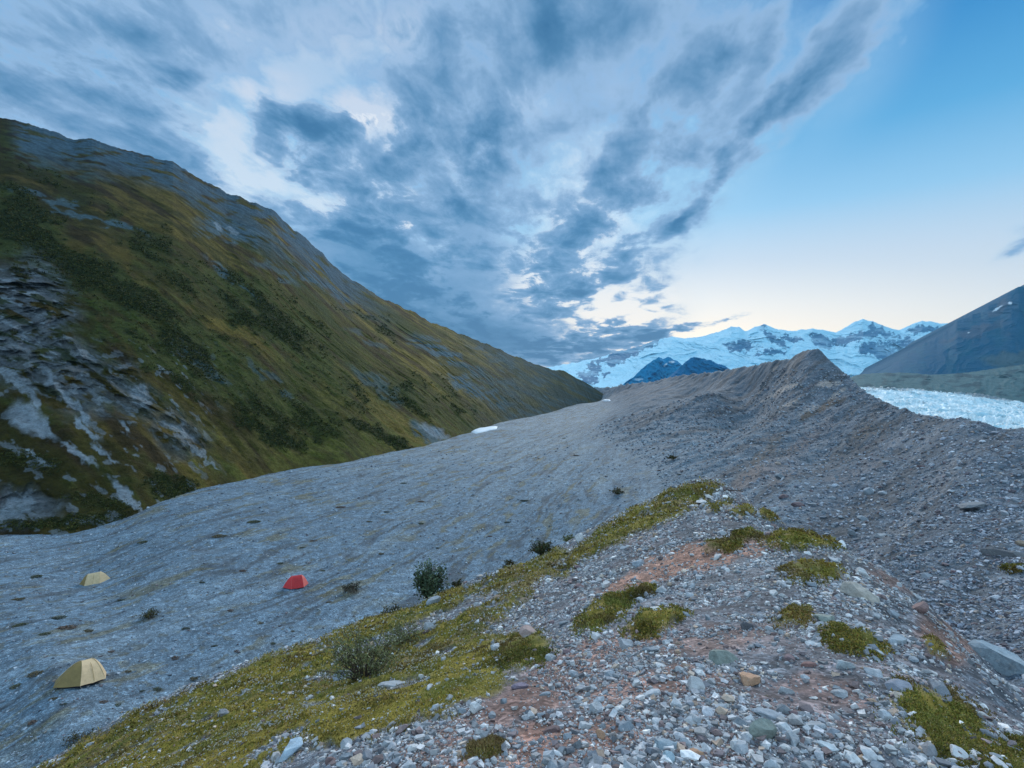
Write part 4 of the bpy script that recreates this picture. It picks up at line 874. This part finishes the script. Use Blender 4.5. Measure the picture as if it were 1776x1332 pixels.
def shrub(px, py, wpx, hpx, label, tones, leaves=1500, group=None, ymin=.5, upright=.5, stems=14, seed=1, leaf=.035, yfix=None, cat='shrub'):
    x, y, z = hit(px, py, ymin)
    if yfix: x, y = (px-CX)/F*yfix, yfix; z = float(ground_z(x, y)[0])
    wd = wpx/F*y*.5; ht = hpx/F*y; r = np.random.default_rng(seed)
    root = empty('shrub', (x, y, z-.02)); tag(root, label, cat, group)
    ST = []; LV = []
    for i in range(stems):
        a = r.random()*2*math.pi; e = r.random()**.5; hh_ = ht*r.uniform(.35,1.0)*(1-.35*e*e)
        tipp = np.array([math.cos(a)*wd*e*.92, math.sin(a)*wd*e*.92, hh_]); base = np.array([math.cos(a), math.sin(a), 0])*wd*.15*e
        tq = np.linspace(0,1,7)[:,None]; pts = base+(tipp-base)*np.hstack([tq**(1.3-upright*.6), tq**(1.3-upright*.6), tq**.85])+r.normal(size=(7,3))*wd*.05*tq
        ST.append(tube(pts, max(.008, ht*.014), max(.003, ht*.004))); m = max(8, leaves//stems)
        k = r.uniform(.30,1,m)**.8; base_ = np.stack([np.interp(k, tq[:,0], pts[:,c]) for c in range(3)],1)
        LV.append(base_+r.normal(size=(m,3))*np.array([wd*.13,wd*.13,ht*.07]))
    sv, sf_ = join(ST); mesh_from('stem', sv, sf_, M_leaf, np.tile([.09,.07,.06],(len(sv),1)).astype(np.float32), parent=root)
    L = np.concatenate(LV); L = L[fbm(L[:,0]/(wd*.28)+seed, L[:,2]/(ht*.22)+L[:,1]/(wd*.3), 3, seed) > -.28]; L[:,2] = np.maximum(L[:,2], .02); n = len(L)
    d = r.normal(size=(n,3)); d[:,2] = np.abs(d[:,2])*.9+.2; d /= np.linalg.norm(d,axis=1,keepdims=True); s = np.cross(d, r.normal(size=(n,3))); s /= np.linalg.norm(s,axis=1,keepdims=True)
    l = (leaf*y/10*r.uniform(.6,1.3,n))[:,None]; w_ = l*.28
    Vl = np.stack([L, L+d*l*.5+s*w_, L+d*l, L+d*l*.5-s*w_],1).reshape(-1,3)
    Fl = (np.array([[0,1,2],[0,2,3]])[None]+(np.arange(n)*4)[:,None,None]).reshape(-1,3)
    T = np.array(tones)[r.integers(0,len(tones),n)]*r.uniform(.6,1.3,(n,1))
    mesh_from('foliage', Vl, Fl, M_leaf, np.repeat(T,4,0).astype(np.float32), parent=root); return root
GR = [(.09,.14,.085),(.06,.10,.065),(.12,.16,.09),(.04,.06,.03)]; SG = [(.20,.22,.11),(.17,.20,.08),(.13,.15,.06),(.25,.24,.14),(.12,.12,.06)]
DKG = [(.05,.06,.02),(.035,.045,.02),(.07,.065,.025),(.09,.06,.03)]
shrub(746,1046,60,76,'tallest upright blue-green shrub at the edge of the mossy ridge',GR,3800,seed=11,upright=.9,stems=26,leaf=.055,yfix=18.6)
shrub(940,962,44,28,'rounded dark green shrub farthest up the ridge edge',DKG+GR[:1],2200,seed=12,yfix=23.5,leaf=.04,stems=20)
shrub(886,982,40,20,'low brownish shrub between the two green shrubs on the ridge edge',DKG+[(.13,.10,.04)],1500,seed=13,yfix=22,leaf=.04,stems=16)
shrub(795,1010,26,16,'small olive shrub right of the tall blue-green shrub',DKG,800,seed=14,yfix=19.8,leaf=.04)
shrub(985,940,26,14,'tiny grey shrub beyond the rounded dark green one',SG,500,seed=15,yfix=25.2,leaf=.04)
shrub(680,1075,56,22,'flat dark green shrub spilling over the ridge edge',DKG,1500,seed=16,yfix=17.5,leaf=.04,stems=20)
shrub(632,1222,150,96,'large sprawling sage-grey willow in the middle of the moss',SG,7000,seed=17,upright=.6,stems=46,leaf=.045,yfix=6.6)
shrub(700,1150,90,34,'pale twiggy shrub just behind the sprawling sage-grey willow',SG,1500,seed=18,upright=.6,stems=22,leaf=.04,yfix=9.5)
shrub(612,1027,40,16,'dark shrub alone on the gravel to the right of the red tent',[(.05,.06,.04),(.04,.045,.03),(.10,.07,.05)],900,seed=19,ymin=24,leaf=.03,stems=16)
shrub(262,1072,46,17,'olive shrub alone on the gravel between the tan tents',DKG+[(.09,.085,.03)],900,seed=20,ymin=24,leaf=.03,stems=16)
shrub(1070,857,30,11,'dark flat shrub on the gravel just beyond the mossy tip',DKG,600,seed=21,ymin=40,leaf=.03,stems=12)
shrub(1166,796,22,8,'tiny dark shrub low on the flank of the big moraine',DKG,400,seed=22,ymin=46,leaf=.03,stems=10)
shrub(136,1283,52,17,'spreading olive shrub nearest the lower tan tent',DKG+[(.09,.085,.03)],900,seed=23,ymin=16,leaf=.03,stems=16)

# low dark tufts dotted over the valley gravel
def tuft_mesh(seed, tone):
    r = np.random.default_rng(seed); n = 260; q = r.random(n)**.5; th = r.random(n)*2*np.pi; ex = r.uniform(.45,.8)
    X1 = q*np.cos(th)*.5; Y1 = q*np.sin(th)*.5*ex; N = np.stack([X1*1.6, Y1*1.6, np.full(n,.5)],1)+r.normal(size=(n,3))*.15; N /= np.linalg.norm(N,axis=1,keepdims=True)
    T = np.array(tone)[None]*r.uniform(.6,1.4,(n,1)); return blades_mesh(np.stack([X1,Y1,.06*(1-q*q)],1), N, np.full(n,.12)*r.uniform(.5,1.2,n), np.full(n,.07), T.astype(np.float32), .9)
TT_ = [(.085,.095,.06),(.11,.095,.06),(.075,.09,.075),(.14,.10,.08)]; TN = ['dark olive tuft hugging the grey valley gravel','brown tuft hugging the grey valley gravel','blackish green tuft hugging the grey valley gravel','reddish brown tuft hugging the grey valley gravel']
protos = []
TP = [(34,1084,26),(64,1168,34),(98,1072,30),(112,1090,36),(75,1100,24),(151,1095,22),(322,1090,18),(302,1141,20),(270,1197,22),(334,1178,20),(244,1199,14),(176,1218,20),(202,1224,16),(93,1211,18),(110,1221,14),(399,1058,14),(472,1116,14),(507,1094,10),(524,950,14),(543,938,14),(485,977,14),(570,1044,12),
 (910,868,20),(1000,790,14),(730,908,12),(640,905,14),(670,888,14),(730,870,14),(980,760,12),(1180,845,14),(1180,822,16),(1145,815,14),(1135,778,10),(1150,752,9),(1240,740,9),(1300,770,10),(700,838,14),(820,860,10),(880,905,14),(590,880,20),(440,905,26),(380,930,30),(350,1010,14),(420,990,16),(60,1000,24),(30,1040,24),(210,1040,18),(190,1130,16),(250,940,24),(660,960,14),(760,950,12),(850,930,12),(560,990,10),(452,1080,12),(370,1120,14),(60,1250,22),(30,1190,24),(220,1165,16),(160,1150,14),(410,1130,14)]
for i, (a, b, wpx) in enumerate(TP):
    k = i % 4; x, y, z = hit(a, b, 17)
    if i < 4:
        Vb, Fb, Tb = tuft_mesh(800+k, TT_[k]); o = mesh_from('plant_tuft', Vb, Fb, M_leaf, Tb); protos.append(o)
    else: o = protos[k].copy(); C.collection.objects.link(o)
    o.location = (x,y,z); s = wpx/F*y; s *= .8; o.scale = (s, s, s*.6); o.rotation_euler = (0,0,math.radians(66)*0+.35*math.sin(i*7))
    tag(o, TN[k], 'plant', 'tufts on the valley floor')

# shrubbery on the mountainside
n = 9000; wgt = ((SHRUB**.7+.10*band)*(np.abs(np.gradient(HPY,axis=0)))*(HT < .97)).ravel(); c = np.cumsum(wgt); c /= c[-1]; k = np.searchsorted(c, rng.random(n))
Pc = HV.reshape(-1,3)[k]; cs = rng.uniform(.2,.55,n)*np.clip(Pc[:,1]/130,.6,1.6); m = 12
off_ = rng.normal(size=(n,m,3))*np.array([.5,.5,.32])*cs[:,None,None]; L = (Pc[:,None]+off_+np.array([0,0,.25])*cs[:,None,None]).reshape(-1,3); n2 = len(L)
d = rng.normal(size=(n2,3)); d /= np.linalg.norm(d,axis=1,keepdims=True); s = np.cross(d, rng.normal(size=(n2,3))); s /= np.linalg.norm(s,axis=1,keepdims=True); l = np.repeat(cs,m)[:,None]*.42
Vl = np.stack([L-s*l, L-d*l*.7, L+s*l, L+d*l*.7],1).reshape(-1,3); Fl = (np.array([[0,1,2],[0,2,3]])[None]+(np.arange(n2)*4)[:,None,None]).reshape(-1,3)
T = np.array([(.030,.042,.009),(.045,.058,.012),(.060,.068,.015),(.075,.072,.018)])[rng.integers(0,4,n)]*rng.uniform(.6,1.2,(n,1))
o = mesh_from('shrubbery', Vl, Fl, M_leaf, np.repeat(T,4*m,0).astype(np.float32)); tag(o, 'dark green shrubbery in bands down the left mountainside', 'shrubs', kind='stuff')

# ------------------------------------------------------------------ tents
def fabric(name, c, rough=.6):
    def f(t, b):
        P = t.node('ShaderNodeTexCoord').outputs['Object']; n = t.noise(P, 3.5, 4, .6); k = t.mr(n, .3, .7, .86, 1.1, False)
        t.l.new(t.mix(1.0, c, t.xyz(k,k,k), 'MULTIPLY'), b.inputs['Base Color']); bump(t, b, n, .35, .05)
        b.inputs['Transmission Weight'].default_value = 0.0
    return surf_mat(name, f, rough, .3)
M_tan = fabric('tan_nylon', (.57,.43,.25,1)); M_tan_shade = fabric('shaded_tan_nylon', (.23,.165,.06,1)); M_red = fabric('red_nylon', (.52,.035,.04,1)); M_red_lit = fabric('lit_red_nylon', (.72,.14,.12,1))  # darker tan and lighter red put shaded and lit faces into the fabric
M_dark = fabric('shaded_gap_sheet', (.02,.02,.035,1)); M_line = fabric('cord', (.5,.5,.5,1)); M_metal = fabric('aluminium', (.45,.45,.47,1), .35)
import bmesh
def tent(pl, pr, ymin, label, mats, H=.40, ridge=(-.10,.16), flip=1, tips=True, hw=.30):
    """pl, pr: where the two ends of the tent touch the ground"""
    a = Vector(hit(*pl, ymin)); b = Vector(hit(*pr, ymin)); c = (a+b)/2; L = max((b-a).length, .5); L = min(L, 3.6)
    ang = math.atan2(b.y-a.y, b.x-a.x); nn = ground_frame(c.x, c.y)
    root = empty('tent', (c.x, c.y, float(ground_z(c.x, c.y)[0])+.01)); tag(root, label, 'tent', 'camp of three tents')
    pitch = math.atan2(b.z-a.z, Vector((b.x-a.x, b.y-a.y)).length); root.rotation_euler = (0, -pitch, ang)
    h = L*H; w_ = L*hw; lift = .05
    tl, tr = (-.5*L, 0, lift), (.5*L, 0, lift); fl, fr_, bl_, br_ = (-.24*L,-w_,lift), (.24*L,-w_,lift), (-.24*L,w_,lift), (.24*L,w_,lift)
    r1_, r2_ = (ridge[0]*L, 0, h), (ridge[1]*L, 0, h*.98)
    def panel(name, polys, mat, par=root, push=0.0, lab=None):
        bm = bmesh.new()
        for pol in polys: bm.faces.new([bm.verts.new(p) for p in pol])
        bmesh.ops.remove_doubles(bm, verts=bm.verts, dist=1e-4); bmesh.ops.triangulate(bm, faces=bm.faces)
        bmesh.ops.subdivide_edges(bm, edges=bm.edges, cuts=5, use_grid_fill=True)
        for v in bm.verts:
            t_ = max(0.0, min(1.0, (v.co.z-lift)/(h-lift))); ease = 1-(1-t_)**1.55
            v.co.z = lift+(h-lift)*ease
            cat = math.sin(math.pi*min(1, (abs(v.co.x)/(.5*L)*1.3) % 1.0))*.02 if t_ < .02 else 0
            v.co.z += cat*L*.6
            v.co.y *= 1+push
        me = bpy.data.meshes.new(name); bm.to_mesh(me); bm.free(); me.materials.append(mat)
        o = bpy.data.objects.new(name, me); C.collection.objects.link(o); o.parent = root
        md = o.modifiers.new('cloth', 'SOLIDIFY'); md.thickness = .008; md.offset = -1
        if lab: o['label'] = lab
        return o
    panel('vestibule', [(tl, fl, r1_), (tl, r1_, bl_)], mats[1], lab='darker end panel')
    panel('fly', [(fl, fr_, r2_, r1_), (bl_, r1_, r2_, br_)], mats[0])
    panel('vestibule', [(tr, r2_, fr_), (tr, br_, r2_)], mats[2])
    gs = [(-.42*L,0,.004),(-.22*L,-w_*.9,.004),(.22*L,-w_*.9,.004),(.42*L,0,.004),(.22*L,w_*.9,.004),(-.22*L,w_*.9,.004)]
    nb = len(gs); Vg = np.array([(x_,y_,z_-.03) for x_,y_,z_ in gs]+[(x_,y_,z_+lift*1.6) for x_,y_,z_ in gs]); fg = [(i,(i+1)%nb,(i+1)%nb+nb) for i in range(nb)]+[(i,(i+1)%nb+nb,i+nb) for i in range(nb)]
    mesh_from('shaded_gap_sheet', Vg, fg, M_dark, smooth=False, parent=root)  # near-black upright band stands for the shaded gap under the fly
    for (p, q) in ((fl, r1_), (fr_, r2_), (bl_, r1_), (br_, r2_)):
        k = np.linspace(0,1,12)[:,None]; P = np.array(p)+(np.array(q)-np.array(p))*k; t_ = (P[:,2]-lift)/(h-lift); P[:,2] = lift+(h-lift)*(1-(1-np.clip(t_,0,1))**1.55)+.008
        v_, f_ = tube(P, .012, .012, 5); mesh_from('pole', v_, f_, mats[3], parent=root)
    for (p, d_) in ((tl,(-1,0)),(tr,(1,0)),(fl,(-.4,-1)),(fr_,(.4,-1))):
        dv_ = Vector((d_[0], d_[1], 0)).normalized(); e = Vector(p)+dv_*.45; e.z = 0
        v_, f_ = tube(np.array([Vector(p)[:], ((Vector(p)+e)/2)[:], e[:]]), .004, .004, 4); g = mesh_from('guy_line', v_, f_, M_line, parent=root)
        v_, f_ = tube(np.array([e[:], (e+Vector((0,0,.02)))[:], (e+dv_*-.02+Vector((0,0,.07)))[:]]), .008, .008, 4); mesh_from('peg', v_, f_, M_metal, parent=root)
    # door zip on the near face
    zp = []
    for k in np.linspace(.04,.72,8):
        P = np.array([ridge[1]*L*.2*(1-k)+0*L, -w_, lift])*(1-k)+np.array([0,0,h])*k; P[0] = .02*L; P[2] = lift+(h-lift)*(1-(1-k)**1.55)+.012; P[1] -= .012; zp.append(P)
    v_, f_ = tube(np.array(zp), .009, .009, 4); mesh_from('door_zip', v_, f_, mats[1], parent=root)
    return root
tent((91,1199),(184,1172),18,'big tan tent with a shaded end panel at the lower left of the valley floor',(M_tan,M_tan_shade,M_tan,M_tan),H=.40,ridge=(-.10,.10),hw=.34)
tent((137,1014),(192,1002),30,'smaller tan tent farther off on the left of the valley floor',(M_tan,M_tan_shade,M_tan,M_tan),H=.40,ridge=(-.18,.20),hw=.34)
tent((490,1020),(535,1013),30,'red dome tent pitched on the open grey gravel',(M_red,M_red,M_red_lit,M_red_lit),H=.44,ridge=(-.18,.18),hw=.34)

# ------------------------------------------------------------------ old snow and a bleached branch
def snow_patch(pts, ymin, label, thick):
    P = [hit(a, b, ymin) for a, b in pts]; c = np.mean(P, axis=0); V_ = []; n = len(P)
    for k, f_ in ((0,1.04),(1,1.0),(2,.8),(3,.45)):
        for p in P:
            q = c+(np.array(p)-c)*f_; V_.append((q[0], q[1], q[2]+[-.5,.15,.8,1.0][k]*thick))
    V_.append((c[0],c[1],c[2]+thick*1.05)); F_ = []
    for k in range(3):
        for i in range(n): a = k*n+i; b = k*n+(i+1)%n; F_ += [(a,b,b+n),(a,b+n,a+n)]
    for i in range(n): F_.append((3*n+i, 3*n+(i+1)%n, 4*n))
    o = mesh_from('snow_patch', V_, F_, M_snow, np.tile([.62,.70,.76],(len(V_),1)).astype(np.float32)); return tag(o, label, 'snow')
snow_patch([(817,749),(825,744),(838,743),(850,741),(863,740),(861,744),(850,746),(840,749),(826,752)], 100, 'white patch of old snow at the foot of the green mountainside', .8)
snow_patch([(1043,695),(1049,693.5),(1059,693.5),(1056,695.5),(1048,696)], 200, 'tiny far snow patch where the mountainside meets the valley floor', 1.2)
x, y, z = hit(1262, 852); pts = np.array([(0,0,.06),(.25,.03,.10),(.5,.0,.07),(.8,-.05,.10),(1.05,-.1,.03)])
v_, f_ = tube(pts, .035, .018, 7); o = mesh_from('branch', v_, f_, M_leaf, np.tile([.05,.035,.03],(len(v_),1)).astype(np.float32)); o.location = (x-.3,y,z); tag(o, 'dark dead branch lying at the far mossy tip of the ridge', 'branch')
